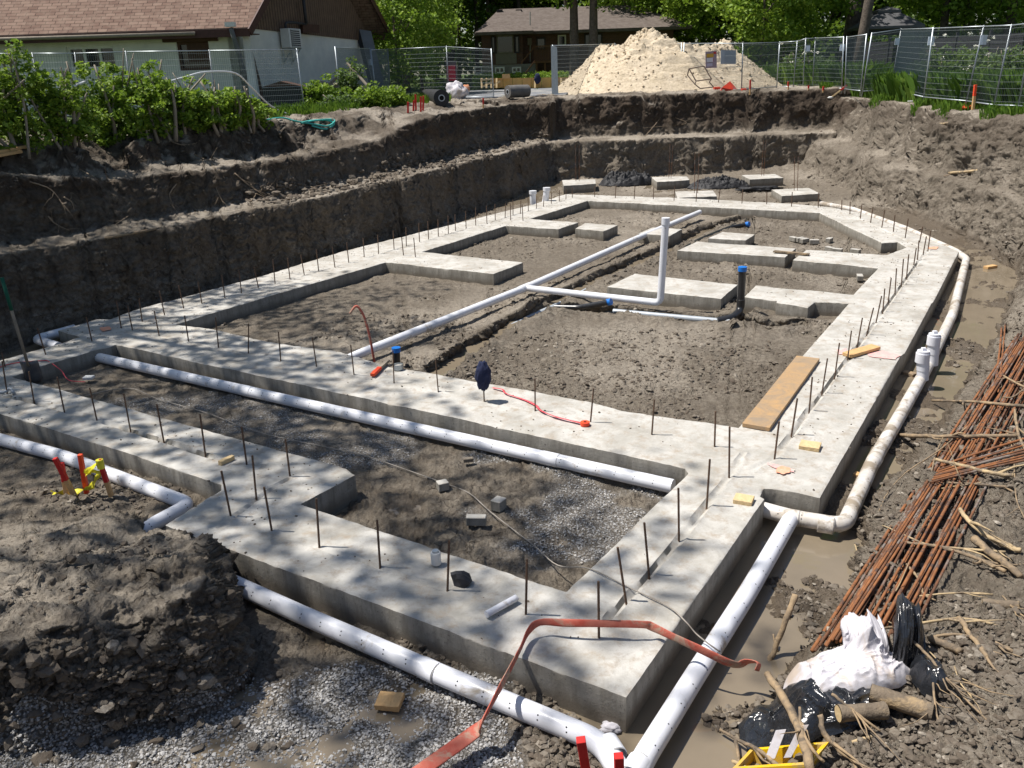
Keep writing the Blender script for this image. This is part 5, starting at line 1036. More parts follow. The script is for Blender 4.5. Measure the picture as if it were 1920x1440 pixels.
br.inputs['Color1'].default_value = (.235, .16, .125, 1); br.inputs['Color2'].default_value = (.15, .095, .075, 1); br.inputs['Mortar'].default_value = (.05, .035, .03, 1)
M['_uvbrick'] = br.inputs['Vector']; uvn = k.n('ShaderNodeUVMap'); k.t.links.new(uvn.outputs[0], br.inputs['Vector'])
M['shingle'] = k.out(k.mix(k.ramp(k.noise(5, 5), [(.4, 0), (.7, .5)]), br.outputs['Color'], (.28, .21, .165)), .95, k.bump(br.outputs['Fac'], .012, -1.), .1)
k = N('grey_shingles'); M['shingle2'] = k.out(k.mix(k.ramp(k.noise(3, 8, .7), [(.35, 0), (.65, 1)]), (.105, .085, .075), (.165, .14, .125)), .95, k.bump(k.noise(25, 5), .02), .1)
k = N('brown_siding'); sw = k.n('ShaderNodeTexWave'); sw.wave_type = 'BANDS'; sw.bands_direction = 'Y'; sw.inputs['Scale'].default_value = 1.9; sw.inputs['Distortion'].default_value = .2; k.t.links.new(k.co, sw.inputs['Vector'])
M['siding'] = k.out(k.mix(k.ramp(sw.outputs['Fac'], [(0, 1), (.12, 0)]), k.mix(k.ramp(k.noise(4, 6), [(.3, 0), (.7, 1)]), (.17, .115, .08), (.11, .075, .055)), (.02, .013, .010)), .8, k.bump(sw.outputs['Fac'], .01), .2)
def quad_uv(name, p4, mat, parent, thick=0.):
    p = [np.array(q, float) for q in p4]; mb = MB(); nrm = np.cross(p[1]-p[0], p[3]-p[0]); nrm /= np.linalg.norm(nrm)
    mb.prism([q-nrm*thick for q in p], nrm*thick) if thick else mb.add(p, [(0, 1, 2, 3)])
    o = mb.build(name, mat, parent); me = o.data; uv = me.uv_layers.new(name='UVMap'); ux = (p[1]-p[0])/np.linalg.norm(p[1]-p[0]); uy = np.cross(nrm, ux); org = np.array(o.parent.location) if parent else np.zeros(3)
    for lp in me.loops: q = np.array(me.vertices[lp.vertex_index].co)+org-p[0]; uv.data[lp.index].uv = (q@ux, q@uy)
    return o
A0 = D(452, 150, 29.0); A0[2] = 2.3                                     # near corner
Bc = D(700, 142, 39.0); Bc[2] = 2.3                                     # far corner of the gable wall
gd = (Bc-A0); GL = np.linalg.norm(gd); gd /= GL; fd = np.array([-1., -.03, 0]); fd /= np.linalg.norm(fd)
ZE = D(452, 47, 29.0)[2]; FLn = 13.
house = thing('white_house', 'white masonry house with brown shingle roof and dark gable siding behind the hedge', 'house', tuple(A0))
def wallq(name, a, b, z0, z1, th, mat, parent=house, inward=None):
    a = np.array(a); b = np.array(b); n_ = inward*th; mb = MB(); q = [(a[0], a[1], z0), (b[0], b[1], z0), (b[0]+n_[0], b[1]+n_[1], z0), (a[0]+n_[0], a[1]+n_[1], z0)]; return MB().prism(q, (0, 0, z1-z0)).build(name, mat, parent)
inw = gd; wins = [(D(118, 85, 28.7), D(212, 130, 28.6)), (D(328, 77, 28.9), D(396, 128, 28.9))]
L_ = lambda t: A0+fd*t
xs = [0., abs(wins[1][1][0]-A0[0]), abs(wins[1][0][0]-A0[0]), abs(wins[0][1][0]-A0[0]), abs(wins[0][0][0]-A0[0]), FLn]
for i in range(5):
    if i % 2 == 0: wallq('wall', L_(xs[i]+(.0 if i else .0)), L_(xs[i+1]), 2.0, ZE+.1, .25, M['masonry'], inward=inw)
    else:
        zt, zb_ = (D(360, 78, 28.9)[2], D(360, 132, 28.9)[2]) if i == 1 else (D(165, 86, 28.6)[2], D(165, 130, 28.6)[2])
        wallq('wall', L_(xs[i]), L_(xs[i+1]), 2.0, zb_, .25, M['masonry'], inward=inw); wallq('wall', L_(xs[i]), L_(xs[i+1]), zt, ZE+.1, .25, M['masonry'], inward=inw)
        w_ = MB(); a_, b_ = L_(xs[i])+inw*.10, L_(xs[i+1])+inw*.10; fr = 'framew' if i == 3 else 'brownw'
        for (p_, q_) in (((a_[0], a_[1], zb_+.04), (b_[0], b_[1], zb_+.04)), ((a_[0], a_[1], zt-.04), (b_[0], b_[1], zt-.04))): w_.bar(p_, q_, .10, .08)
        nm_ = 3 if i == 3 else 1
        for s_ in [0.02]+[j/nm_ for j in range(1, nm_)]+[.98]: c_ = a_+(b_-a_)*s_; w_.bar((c_[0], c_[1], zb_), (c_[0], c_[1], zt), .08, .09, up=(0, 1, 0))
        wf = w_.build('window', M[fr], house); g_ = MB(); c_ = (a_+b_)/2+inw*.03; g_.box((c_[0], c_[1], (zb_+zt)/2), (abs(b_[0]-a_[0]), .02, zt-zb_)); o = g_.build('pane', M['glass'], house); o.parent = wf
        if i == 1:
            o = board('lintel', None, L_(xs[1]-.35)+[0, -.12, 0]+[0, 0, zt-2.3+.08], L_(xs[2]+.35)+[0, -.12, 0]+[0, 0, zt-2.3+.08], .16, .17, 'brownw', parent=house)
            sh_ = MB(); sh_.box((c_[0]+.15, c_[1]-.08, zt-.32), (abs(b_[0]-a_[0])*.75, .03, .55)); sh_.build('blind', M['brownw'], house)
wallq('wall', A0, A0+gd*GL, 2.0, ZE+.1, .25, M['masonry'], inward=fd)
# gable siding and roof
half = GL/2; ridge_h = half*.80; apex = A0+gd*half; osd = -fd
gz0 = ZE-.12
MB().prism([(A0-gd*.02+osd*.05)*[1, 1, 0]+[0, 0, gz0+.08], (Bc+gd*.02+osd*.05)*[1, 1, 0]+[0, 0, gz0-.12], (apex+osd*.05)*[1, 1, 0]+[0, 0, ZE+ridge_h]], -osd*.1).build('gable_siding', M['siding'], house)
ov = osd*.75; ev = gd*.55; drop = .55*.80
e0 = (A0-ev)*[1, 1, 0]+[0, 0, ZE+.12-drop+.22]; e1 = (Bc+ev)*[1, 1, 0]+[0, 0, ZE+.12-drop+.22]; rd = apex*[1, 1, 0]+[0, 0, ZE+ridge_h+.25]
quad_uv('roof', [e0+fd*(FLn+1), e0+ov, rd+ov, rd+fd*(FLn+1)], M['shingle'], house, .10)
quad_uv('roof', [e1+ov, e1+fd*(FLn+1), rd+fd*(FLn+1), rd+ov], M['shingle'], house, .10)
for a_, b_, nm in ((e0+ov, rd+ov, 'rake_board'), (e1+ov, rd+ov, 'rake_board'), (e0+fd*(FLn+1), e0+ov, 'fascia')):
    board(nm, None, a_+[0, 0, -.14]+osd*.02, b_+[0, 0, -.14]+osd*.02, .05, .24, 'fascia', parent=house)
soff = MB(); soff.prism([e0+ov+[0, 0, -.2], e0+fd*(FLn+1)+[0, 0, -.2], e0+fd*(FLn+1)+gd*.6+[0, 0, -.2], e0+ov+gd*.6+[0, 0, -.2]], (0, 0, .03)); soff.build('soffit', M['brownw'], house)
gut = MB(); gut.tube([e0+fd*(FLn+1)+[0, -.07, -.10], e0+fd*.9+[0, -.07, -.13]], .055, 8); gut.build('gutter', M['grey_wood'], house, True)
dp = MB(); hd = D(432, 46, 28.35); dp.box(hd, (.30, .2, .13)); dp.build('rain_head', M['framew'], house)
dp = MB(); dp.tube([hd-[0, 0, .1], D(440, 75, 28.5), D(456, 130, 28.7), D(474, 196, 28.8)], .07, 10); dp.build('downspout', M['pvc_grey'] if False else mottled('grey_downspout', (.11, .12, .13), (.16, .16, .17)), house, True)
pt = MB(); pt.prism([D(453, 55, 28.9), D(464, 55, 28.95), D(486, 196, 28.6), D(470, 200, 28.5)], (0, .25, 0)); pt.build('corner_pier', M['masonry'], house)
bb = MB(); bb.prism([D(464, 70, 29.3), D(466, 70, 29.3), D(497, 192, 28.9), D(480, 196, 28.9)], (.0, .1, 0)); bb.build('corner_board', M['brownw'], house)
cb = MB(); cb.prism([D(563, 45, 33.0), D(594, 47, 33.6), D(594, 62, 33.6), D(563, 62, 33.0)], (.12, -.10, 0)); cb.build('vent_box', M['brownw'], house)
lp_ = thing('leaning_panel', 'long grey panel leaning against the right end of the gable wall', 'panel', tuple(D(716, 190, 37.0)))
MB().prism([D(674, 55, 37.6), D(695, 58, 37.6), D(727, 188, 36.6), D(708, 190, 36.6)], (.0, .08, 0)).build('panel', mottled('grey_panel_paint', (.20, .215, .225), (.16, .17, .175), 3, .7), lp_)
MB().prism([D(664, 50, 37.9), D(673, 52, 37.9), D(706, 190, 37.2), D(700, 190, 37.2)], (.0, .08, 0)).build('panel_edge', M['dark'], lp_)
# air conditioner on the gable wall
ac = D(546, 72, 31.9); w1 = np.array([gd[0], gd[1], 0]); o1 = np.array([osd[0]*.2+w1[1], -w1[0], 0]); o1 = np.array([w1[1], -w1[0], 0])
acT = thing('air_conditioner', 'white air conditioner unit on brackets on the gable wall', 'air conditioner', tuple(ac)); AX = np.array([w1, o1, [0, 0, 1.]])
bevel(MB().box(ac, (.85, .34, .62), AX).build('casing', M['framew'], acT), .01)
gl = MB()
for i in range(9): gl.box(ac+o1*.175+[0, 0, -.26+i*.065], (.60, .012, .02), AX)
gl.build('louvre', M['framew'], acT); MB().box(ac+o1*.172+w1*.0, (.64, .006, .56), AX).build('fan_opening', M['dark'], acT)
for s_ in (-.3, .3):
    mb = MB(); a_ = ac+w1*s_-[0, 0, .33]; mb.bar(a_+o1*.2, a_-o1*.22, .04, .03); mb.bar(a_+o1*.15, a_-o1*.22-[0, 0, .45], .03, .03); mb.bar(a_-o1*.2, a_-o1*.2-[0, 0, .5], .04, .03, up=(0, 1, 0)); mb.build('bracket', M['steel'], acT)
mb = MB(); mb.tube(spline([ac+[0, 0, .25]-w1*.3, ac+[0, 0, .48]-w1*.25, ac+[0, 0, .52]+w1*.3, ac+[0, 0, .50]+w1*1.2], 4), .04, 8); mb.build('pipe_cover', M['dark'], acT, True)
mb = MB(); mb.tube([D(574, 44, 33), D(568, -6, 33)], .06, 8); tag(mb.build('cable_duct', M['dark'], smooth=True, origin=D(574, 44, 33)), 'black duct running up the brown gable siding', 'duct')
# things against the wall
bn = D(535, 185, 27.6); bn[2] = 2.35; bt = thing('storage_bin', 'dark storage box with a brown pitched lid against the gable wall', 'storage box', tuple(bn))
MB().box(bn+[0, 0, .42], (1.15, .7, .84)).build('body', M['dark'], bt); MB().prism([bn+[-.62, -.4, .86], bn+[.62, -.4, .86], bn+[0, -.4, 1.02]], (0, .8, 0)).build('lid', M['brownw'], bt)
bn = D(573, 190, 27.6); bn[2] = 2.35; bt = thing('wheelie_bin', 'small grey bin right of the dark storage box', 'bin', tuple(bn)); MB().hexa([bn+q for q in ([-.2, -.2, 0], [.2, -.2, 0], [.2, .2, 0], [-.2, .2, 0], [-.26, -.26, .55], [.26, -.26, .55], [.26, .26, .55], [-.26, .26, .55])]).build('body', mottled('grey_bin', (.10, .11, .12), (.13, .14, .15)), bt); MB().box(bn+[0, 0, .58], (.56, .56, .05)).build('lid', M['dark'], bt)
for i in range(34):
    c_ = D(rng.uniform(588, 648), 190, 30.5+rng.uniform(-.4, .4)); rowh = rng.uniform(0, 1); c_[2] = 2.4+rowh*1.3*max(.15, 1-abs(c_[0]-D(618, 190, 30.5)[0])/.9); d_ = np.array([rng.normal(0, .5), rng.normal(0, .4), rng.normal(0, .1)])+[.5, 0, 0]; d_ /= np.linalg.norm(d_); d_ *= .30
    mb = MB(); mb.tube([c_-d_, c_+d_], rng.uniform(.05, .08), 8); tag(mb.build('firewood_log', M['grey_wood'], smooth=False, origin=c_), 'split firewood log in the untidy stack by the gable wall', 'firewood', 'firewood stack by the white house')
for i, (px, y, w_, h_, lab) in enumerate([(595, 27.5, .6, .9, 'dark bush in front of the firewood stack'), (652, 29.5, .45, 1.5, 'narrow climbing bush beside the firewood stack'), (680, 27.5, .8, .75, 'low bush at the foot of the leaning grey panel'), (628, 26.9, .6, .5, 'low weeds at the foot of the mesh fence by the house'), (720, 29, .7, .6, 'low bush right of the grey panel')]):
    f_ = B(px, y, 2.38); shrub(lab, f_, (w_, .5, h_), 80, 34, .10, .2, 'leaf_shrub' if i % 2 else 'leaf_hedge', 2, seed=200+i)
board('board', 'grey plank leaning diagonally behind the fence by the house', D(651, 118, 29.5), D(690, 162, 29), .10, .04, 'grey_wood')

# ------------------------------------------------------------------ temporary mesh fence panels
FPN = [0]
def fence(label, a, b, ta, tb, style=0, card=None, group='temporary mesh fence panels', rail=True):
    "a, b: feet of the two posts, ta, tb: tops"
    a, b, ta, tb = [np.array(q, float) for q in (a, b, ta, tb)]; t = thing('fence_panel', label, 'fence panel', tuple((a+b)/2), group); dd = np.linalg.norm((a+b)/2)
    pr = .021 if dd > 28 else .019; u = (b-a)/np.linalg.norm(b-a)
    for p_, q_ in ((a, ta), (b, tb)): mb = MB(); mb.tube([p_-(q_-p_)*.03, q_], pr, 8); mb.build('post', M['steel'], t, True)
    if rail:
        for s_ in (.985, .06): mb = MB(); mb.tube([a+(ta-a)*s_, b+(tb-b)*s_], pr*.8, 6); mb.build('rail', M['steel'], t, True)
    n_ = max(int(np.linalg.norm(b-a)/.055), 4); mb = MB(); wr = .0034 if dd < 26 else .0044
    for i in range(1, n_):
        s_ = i/n_; p_ = a+(b-a)*s_; q_ = ta+(tb-ta)*s_; d_ = q_-p_; mb.tube([p_+d_*.06, p_+d_*.985], wr, 3, 0, False)
    for h_ in np.linspace(.1, .95, 12 if style == 0 else 5): mb.tube([a+(ta-a)*h_, b+(tb-b)*h_], wr*.95, 3, 0, False)
    mb.build('wire_mesh', M['wire'], t)
    if card:
        c_, side = card; p_ = (b if side else a); q_ = (tb if side else ta); c0 = p_+(q_-p_)*c_+u*(-.13 if side else .13)+[0, -.03, 0]; MB().box(c0, (.17, .012, .22)).build('tag_card', M['cardw'], t)
    return t
def fx(px, py, z=2.42): return P(px, py, z)
def row(labs, pts, z, cards={}, style=0):
    "pts: (foot px, foot py, top px, top py)"
    feet = [P(a, b, zz_) for (a, b, c, d), zz_ in zip(pts, z)]; tops = [V(c, d, f_) for (a, b, c, d), f_ in zip(pts, feet)]
    for i, lab in enumerate(labs):
        if lab: fence(lab, feet[i], feet[i+1], tops[i], tops[i+1], style, cards.get(i))
# left, in front of the white house (feet hidden by the hedge)
lf = [B(-60, 22.3, 2.4), B(60, 22.6, 2.4), B(132, 22.8, 2.4), B(235, 23.2, 2.4), B(395, 24.0, 2.4), B(563, 25.6, 2.38)]
lt = [V(c, d, f_) for (c, d), f_ in zip([(-60, 99), (60, 98), (140, 98), (235, 95), (392, 93), (556, 91)], lf)]
for i, lab in enumerate(['mesh fence panel at the left edge of the hedge', 'narrow mesh fence panel before the left house window', 'mesh fence panel between the two house windows', 'mesh fence panel before the brown framed window', 'mesh fence panel before the storage box']): fence(lab, lf[i], lf[i+1], lt[i], lt[i+1])
row(['mesh fence panel before the firewood stack'], [(641, 206, 628, 87), (707, 195, 693, 90)], [2.4, 2.4], {0: (.75, 1)})
row(['mesh fence panel right of the grey plank', 'mesh fence panel before the bushy sapling', 'mesh fence panel between sapling and open entrance'], [(707, 195, 695, 92), (733, 190, 727, 91), (842, 188, 837, 86), (926, 187, 921, 91)], [2.42]*4)
row(['mesh fence panel left of the sand pile', 'mesh fence panel before the left slope of the sand pile'], [(1045, 181, 1036, 84), (1155, 173, 1153, 81), (1170, 172, 1170, 90)], [2.42]*3)
ft = row(['mesh fence panel before the centre of the sand pile'], [(1171, 172, 1170, 91), (1275, 173, 1278, 80)], [2.42]*2)
row(['mesh fence panel carrying the poster and blank sign', 'mesh fence panel before the young maple'], [(1278, 173, 1283, 80), (1390, 173, 1393, 80), (1456, 168, 1462, 78)], [2.42]*3, style=1)
mb = MB(); a_ = P(1041, 182, 2.42); mb.prism([a_+[-.13, 0, -.05], a_+[.13, 0, -.05], V(1042, 88, a_)+[.05, 0, 0], V(1036, 85, a_)+[-.06, 0, 0]], (0, .05, 0)); tag(mb.build('gate_post', M['steel'], origin=a_), 'wide leaning grey gate post left of the sand pile', 'post')
mb = MB(); a_ = P(1155, 173, 2.42)
# right-hand run
RP = [(1456, 168, 1462, 78), (1487, 168, 1495, 76), (1505, 168, 1511, 71), (1523, 168, 1529, 70), (1578, 172, 1582, 68)]
row(['mesh fence panel at the back right corner, leftmost of the run', 'narrow mesh fence panel at the back right corner', 'second narrow mesh fence panel at the back right corner', 'mesh fence panel before the pale flowering bush'], RP, [2.4, 2.4, 2.4, 2.38, 2.36], {3: (.8, 1), 2: (.8, 0)})
row(['mesh fence panel before the pavilion post'], [(1584, 173, 1588, 68), (1613, 177, 1625, 63)], [2.35, 2.33])
row(['leaning mesh fence panel left under the pavilion roof', 'leaning mesh fence panel right under the pavilion roof', 'mesh fence panel before the white blossoms', 'mesh fence panel with the orange stake at its foot', 'mesh fence panel at the right edge of the picture', 'mesh fence panel cut by the right edge'],
    [(1616, 178, 1635, 61), (1669, 174, 1690, 53), (1731, 190, 1750, 51), (1810, 198, 1845, 47), (1862, 206, 1897, 45), (1907, 208, 1940, 40), (1990, 216, 2030, 34)], [2.32, 2.32, 2.28, 2.25, 2.22, 2.22, 2.22], {0: (.8, 1), 1: (.82, 1), 3: (.82, 0)})
# signs on the fence
f_ = P(1350, 173, 2.42)
def panelsign(name, label, px4, y, mat): 
    pts_ = [D(a, b, y) for a, b in px4]; t = thing(name, label, 'sign', tuple(np.mean(pts_, 0))); MB().prism(pts_, (0, .02, 0)).build('board', M[mat] if isinstance(mat, str) else mat, t); return t
ys = f_[1]-.15
panelsign('blank_sign', 'blank pale grey sign on the fence right of the sand pile', [(1352, 94), (1380, 94), (1380, 120), (1351, 120)], ys, mottled('blank_sign', (.36, .41, .46), (.34, .39, .44), 3, .5))
ps = panelsign('poster', 'small yellow, white and purple poster on the fence before the sand pile', [(1323, 97), (1344, 95), (1344, 127), (1323, 128)], ys, mottled('poster_base', (.42, .34, .38), (.30, .22, .26), 30, .6))
for q4, c_ in (([(1325, 101), (1338, 100), (1338, 107), (1325, 108)], (.65, .38, .06)), ([(1325, 109), (1337, 108), (1337, 116), (1325, 117)], (.72, .70, .74)), ([(1330, 110), (1338, 109), (1338, 115), (1330, 116)], (.42, .10, .16)), ([(1325, 119), (1336, 118), (1336, 124), (1325, 125)], (.55, .5, .62)), ([(1338, 97), (1343, 97), (1343, 101), (1338, 101)], (.6, .06, .05))):
    MB().prism([D(a, b, ys-.012-.004*len(c_)*(c_[0] > .5)) for a, b in q4], (0, .003, 0)).build('print_patch', mottled('poster_print', c_, tuple(.85*v for v in c_), 40, .6), ps)

# ------------------------------------------------------------------ sand pile and things at the far rim
sc_ = B(1232, 38.5, 2.38); n1_, n2_ = 120, 160; ua = np.linspace(0, 1, n1_); ub = np.linspace(0, 2*math.pi, n2_, endpoint=False); UU, BB = np.meshgrid(ua, ub, indexing='ij')
Rx, Ry = 5.0, 4.2; Xs = UU*np.cos(BB)*Rx*(1+.12*np.where(np.cos(BB) > 0, 1, -.35)); Ys = UU*np.sin(BB)*Ry; x0 = Xs-(-.2)
prof = 3.75*np.clip(1-UU, 0, 1); prof = np.minimum(prof, 1.75+.55*np.exp(-((Xs+.5)/.9)**2)+.12*np.exp(-((Xs-1.7)/.35)**2)); hf = .25+.75*S(prof, 1.0, 1.9); nz = fbm(Xs*1.1, Ys*1.1, prof, 4, 8)*.36*hf+np.abs(fbm(Xs*3, Ys*3, prof*3, 4, 18))*.30*hf+fbm(Xs*11, Ys*11, prof*11, 3, 28)*.05
Zs = prof+nz*S(prof, .1, .9)-.05; vs_ = np.stack([Xs+sc_[0]+.15*nz, Ys+sc_[1]-.3*nz, Zs+sc_[2]], -1).reshape(-1, 3); ii = np.arange(n1_-1)[:, None]*n2_; jj = np.arange(n2_)[None]; jn = (np.arange(n2_)+1)[None] % n2_
ff = np.stack([ii+jj, ii+n2_+jj, ii+n2_+jn, ii+jn], -1).reshape(-1, 4); k = N('yellow_sand'); sa = k.noise(1.2, 8, .7); M['sand'] = k.out(k.mix(k.ramp(k.noise(9, 7, .7), [(.45, 0), (.62, .7)]), k.mix(k.ramp(sa, [(.35, 0), (.65, 1)]), (.68, .58, .44), (.56, .47, .34)), (.40, .32, .22)), .95, k.bump(k.noise(18, 6, .7), .05, 1.), .1)
tag(rawmesh('sand_pile', vs_, ff, M['sand'], origin=sc_), 'big pale yellow sand pile behind the mesh fence', 'sand pile')
p = vs_[rng.choice(len(vs_), 1500)]; scatter('sand_clods', p, rng.uniform(.02, .08, len(p)), M['sand'], lift=.0)
y0 = P(1340, 174, 2.42)[1]-.3
mb = MB(); q = [D(a, b, y0+dy) for a, b, dy in ((1292, 129, .2), (1320, 124, .2), (1334, 148, 0), (1305, 152, 0), (1289, 141, .3), (1303, 158, -.1), (1313, 166, -.2), (1338, 163, -.2), (1330, 154, -.1))]
for i, j in ((0, 1), (1, 2), (2, 3), (3, 0), (0, 4), (4, 5), (5, 6), (6, 7), (7, 8), (3, 5), (2, 8)): mb.tube([q[i], q[j]], .022, 6)
tag(mb.build('steel_frame', mottled('dark_steel', (.09, .07, .055), (.14, .10, .08)), origin=q[3]), 'bent dark steel frame leaning on the sand pile', 'frame')
M['redc'] = mottled('red_plastic', (.55, .05, .02), (.42, .035, .02), 6, .5)
for i, (x0_, x1_, t_, lab) in enumerate([(1338, 1352, 163, 'small red box left of the red peaked cover'), (1390, 1399, 166, 'low red object right of the fence post')]):
    a_ = P((x0_+x1_)/2, 173, 2.42); w_ = D(x1_, 173, a_[1])[0]-D(x0_, 173, a_[1])[0]; hh_ = V((x0_+x1_)/2, t_, a_)[2]-a_[2]; bevel(tag(MB().hexa([a_+q for q in ([-w_/2, -.15, -.02], [w_/2, -.15, -.02], [w_/2, .15, 0], [-w_/2, .15, 0], [-w_/2, -.12, hh_], [w_/2*.8, -.12, hh_*.9], [w_/2*.8, .12, hh_], [-w_/2, .12, hh_])]).build('red_box', M['redc'], origin=a_), lab, 'box'))
a_ = P(1367, 173, 2.42); w_ = .36; pk = V(1369, 152, a_); tag(MB().add([a_+[-.34, -.2, -.02], a_+[.30, -.2, -.02], a_+[.36, .3, 0], a_+[-.34, .3, 0], pk, a_+[-.34, -.2, .18], a_+[.30, -.2, .05]], [(0, 1, 6, 5), (5, 6, 4), (1, 2, 6), (6, 2, 4), (2, 3, 4), (3, 0, 5), (3, 5, 4)]).build('red_cover', M['redc'], origin=a_), 'red peaked cover standing before the sand pile', 'cover')
# dark dirt crust along the back rim is part of the ground; stakes on the rim
for i, (a, b, c, d, lab) in enumerate([(765, 212, 765, 191, 'leftmost red stake of the cluster by the black roll'), (775, 208, 776, 188, 'thin red stake second from the left by the black roll'), (780, 207, 779, 177, 'tallest red stake of the cluster by the black roll'), (789, 210, 789, 181, 'fourth red stake of the cluster by the black roll'), (793, 209, 794, 180, 'rightmost red stake of the cluster by the black roll'), (906, 203, 906, 184, 'single red stake on the rim left of the grey roll'),
                                       (1406, 178, 1407, 150, 'red topped stake at the right foot of the sand pile'), (1543, 174, 1544, 162, 'orange stake under the back right fence panels'), (1478, 168, 1478, 153, 'orange stake left in the back right fence run'), (1516, 170, 1516, 160, 'orange stake between narrow fence panels')]):
    f_ = G(a, b); f_[2] = gz(f_[0], f_[1]); stake(lab, f_, V(c, d, f_), w=.05, split=.99 if i < 5 else .6, mat='red')
for i, (a, b, c, d, sp_, mt_) in enumerate([(1639, 180, 1639, 158, .6, 'red'), (1672, 172, 1674, 155, .9, 'red'), (1703, 184, 1704, 162, .6, 'red'), (1742, 190, 1744, 163, .6, 'red'), (1780, 196, 1784, 165, .6, 'red'), (1824, 206, 1829, 159, .45, 'orange'), (1835, 197, 1838, 175, .8, 'red')]):
    f_ = G(a, b); f_[2] = gz(f_[0], f_[1]); stake(['orange stake under the leaning fence panels, leftmost', 'short red stake at the foot of the leaning fence panels', 'orange stake before the dark board wall', 'orange stake left of the blossoms fence panel', 'orange stake right of the blossoms fence panel foot', 'tall bright orange stake at the right rim', 'small red stake just right of the tall orange one'][i], f_, V(c, d, f_), w=.06, split=sp_, mat=mt_)
tag(blob('flagging', None, None, G(1812, 205)+[0, 0, .04], (.14, .08, .05), 'orange', 61, 3, .5, 2), 'bright orange flagging bunched on the right rim', 'flagging')
M['shovelwhite'] = M['framew']; t = thing('hammer', 'small tool with a red and pale wooden handle sticking over the right rim', 'tool', tuple(G(1562, 182)))
a_ = G(1558, 183); board('handle', None, a_, V(1583, 164, a_), .05, .05, 'wood_pale', parent=t); board('grip', None, V(1576, 169, a_), V(1588, 160, a_), .06, .06, 'red', parent=t); blob('head', None, None, a_, (.12, .05, .05), 'framew', 3, 2, .2); 
o = bpy.data.objects['head']; o.location = tuple(np.array(o.location)-np.array(t.location)); o.parent = t
for i, (pp, lab) in enumerate([([(1782, 201), (1815, 203)], 'white stick lying on the right rim'), ([(1702, 193), (1720, 192)], 'short white stick on the edge of the right rim'), ([(1795, 196), (1812, 204)], 'white slat crossing the white stick on the right rim')]):
    board('slat', lab, G(*pp[0])+[0, 0, .05], G(*pp[1])+[0, 0, .05], .05, .03, 'framew', 'slat')
# rolls, sack, formwork
def roll(label, a, b, r, mat, core='dark'):
    a = np.array(a); b = np.array(b); t = thing('fabric_roll', label, 'roll', tuple(a)); d_ = (a-b)/np.linalg.norm(a-b); mb = MB(); mb.tube([a, a*.5+b*.5, b], [r, r*1.02, r*.98], 24, 0, True); smooth_by_angle(mb.build('roll', M[mat], t))
    mb = MB(); mb.disc(a+d_*.004, d_, r*.42, 14); mb.build('core_ring', M['steel'] if core == 'steel' else M['pvc_grey'], t); mb = MB(); mb.disc(a+d_*.008, d_, r*.30, 14); mb.build('core_hole', M['hole'], t); return t
M['rollwhite'] = mottled('grey_roll', (.16, .15, .14), (.10, .10, .10), 6, .7)
a_ = G(829, 200); a_[2] = gz(a_[0], a_[1])+.26; b_ = P(800, 184, 2.5); b_[2] = 2.62; roll('black fabric roll lying behind the red stakes', a_, b_, .25, 'fabric_black')
a_ = G(952, 185); a_[2] = gz(a_[0], a_[1])+.24; roll('short grey fabric roll on the rim left of the gate post', a_, a_+[.75, .5, 0], .22, 'rollwhite')
for i, (px, lab) in enumerate(((752, 'flat black sheet roll left of the red stakes'), (762, 'second flat black sheet just left of the red stakes'))):
    a_ = P(px, 196, 2.42); a_[2] = 2.42; mb = MB(); mb.prism([a_+[-.5, .5, .28], a_+[-.1, .6, .32], a_+[.35, -.3, 0], a_+[-.05, -.35, -.02]], (0, .02, .05)); tag(mb.build('black_sheet', M['fabric_black'], origin=a_), lab, 'sheet')
blob('white_sack', 'white sack standing in the site entrance by the black roll', 'sack', P(858, 188, 2.45)+[0, 0, .28], (.38, .25, .38), 'white_bag', 71, 4, .25, 1.6, .8, flatz=-.26)
blob('sack', 'orange pink sack behind the white sack', 'sack', P(872, 176, 2.45)+[0, 0, .15], (.26, .2, .28), mottled('peach_sack', (.75, .32, .16), (.65, .28, .15)), 73, 3, .2, 1.6, .5, flatz=-.15)
rt_ = thing('portable_box', 'red painted cabinet side seen behind the entrance fence post', 'cabinet', tuple(P(846, 170, 2.4))); a_ = D(848, 160, 38.5); a_[2] = 2.45; MB().box(a_+[0, 0, .75], (.45, .5, 1.5)).build('body', mottled('grey_cabinet', (.10, .08, .09), (.13, .1, .11)), rt_); MB().box(a_+[0, -.26, 1.0], (.36, .02, .62)).build('red_face', mottled('red_face', (.62, .02, .06), (.55, .02, .05)), rt_)
# plywood formwork and grey gravel lot
yf = 47.5; t = thing('formwork', 'long low plywood formwork wall in the neighbouring lot', 'formwork', tuple(D(1000, 165, yf)))
for i in range(8):
    xa, xb = 925+i*18, 925+(i+1)*18; p1, p2 = D(xa, 150, yf), D(xb, 150, yf); z1, z0 = D(xa, 147-.03*(i*18)*.5, yf)[2], D(xa, 165, yf)[2]; MB().box(((p1[0]+p2[0])/2, yf, (z0+z1)/2), (p2[0]-p1[0]-.02, .04, z1-z0)).build('plywood_sheet', mottled('plywood%d' % (i % 3), (.60, .36+.02*(i % 3), .13), (.50, .31, .12), 3, .8), t)
for x_ in (903, 912, 921, 931, 1003, 1040, 1052): a_, b_ = D(x_, 165, yf-.3), D(x_, 147, yf-.1); mb = MB(); mb.bar(a_, b_, .09, .09, up=(0, 1, 0)); mb.build('brace', M['wood_pale'], t)
for (q0, q1) in (((902, 150), (925, 148)), ((903, 163), (925, 153)), ((925, 160), (938, 152))): mb = MB(); mb.bar(D(*q0, yf-.2), D(*q1, yf-.2), .09, .09); mb.build('brace', M['wood_pale'], t)
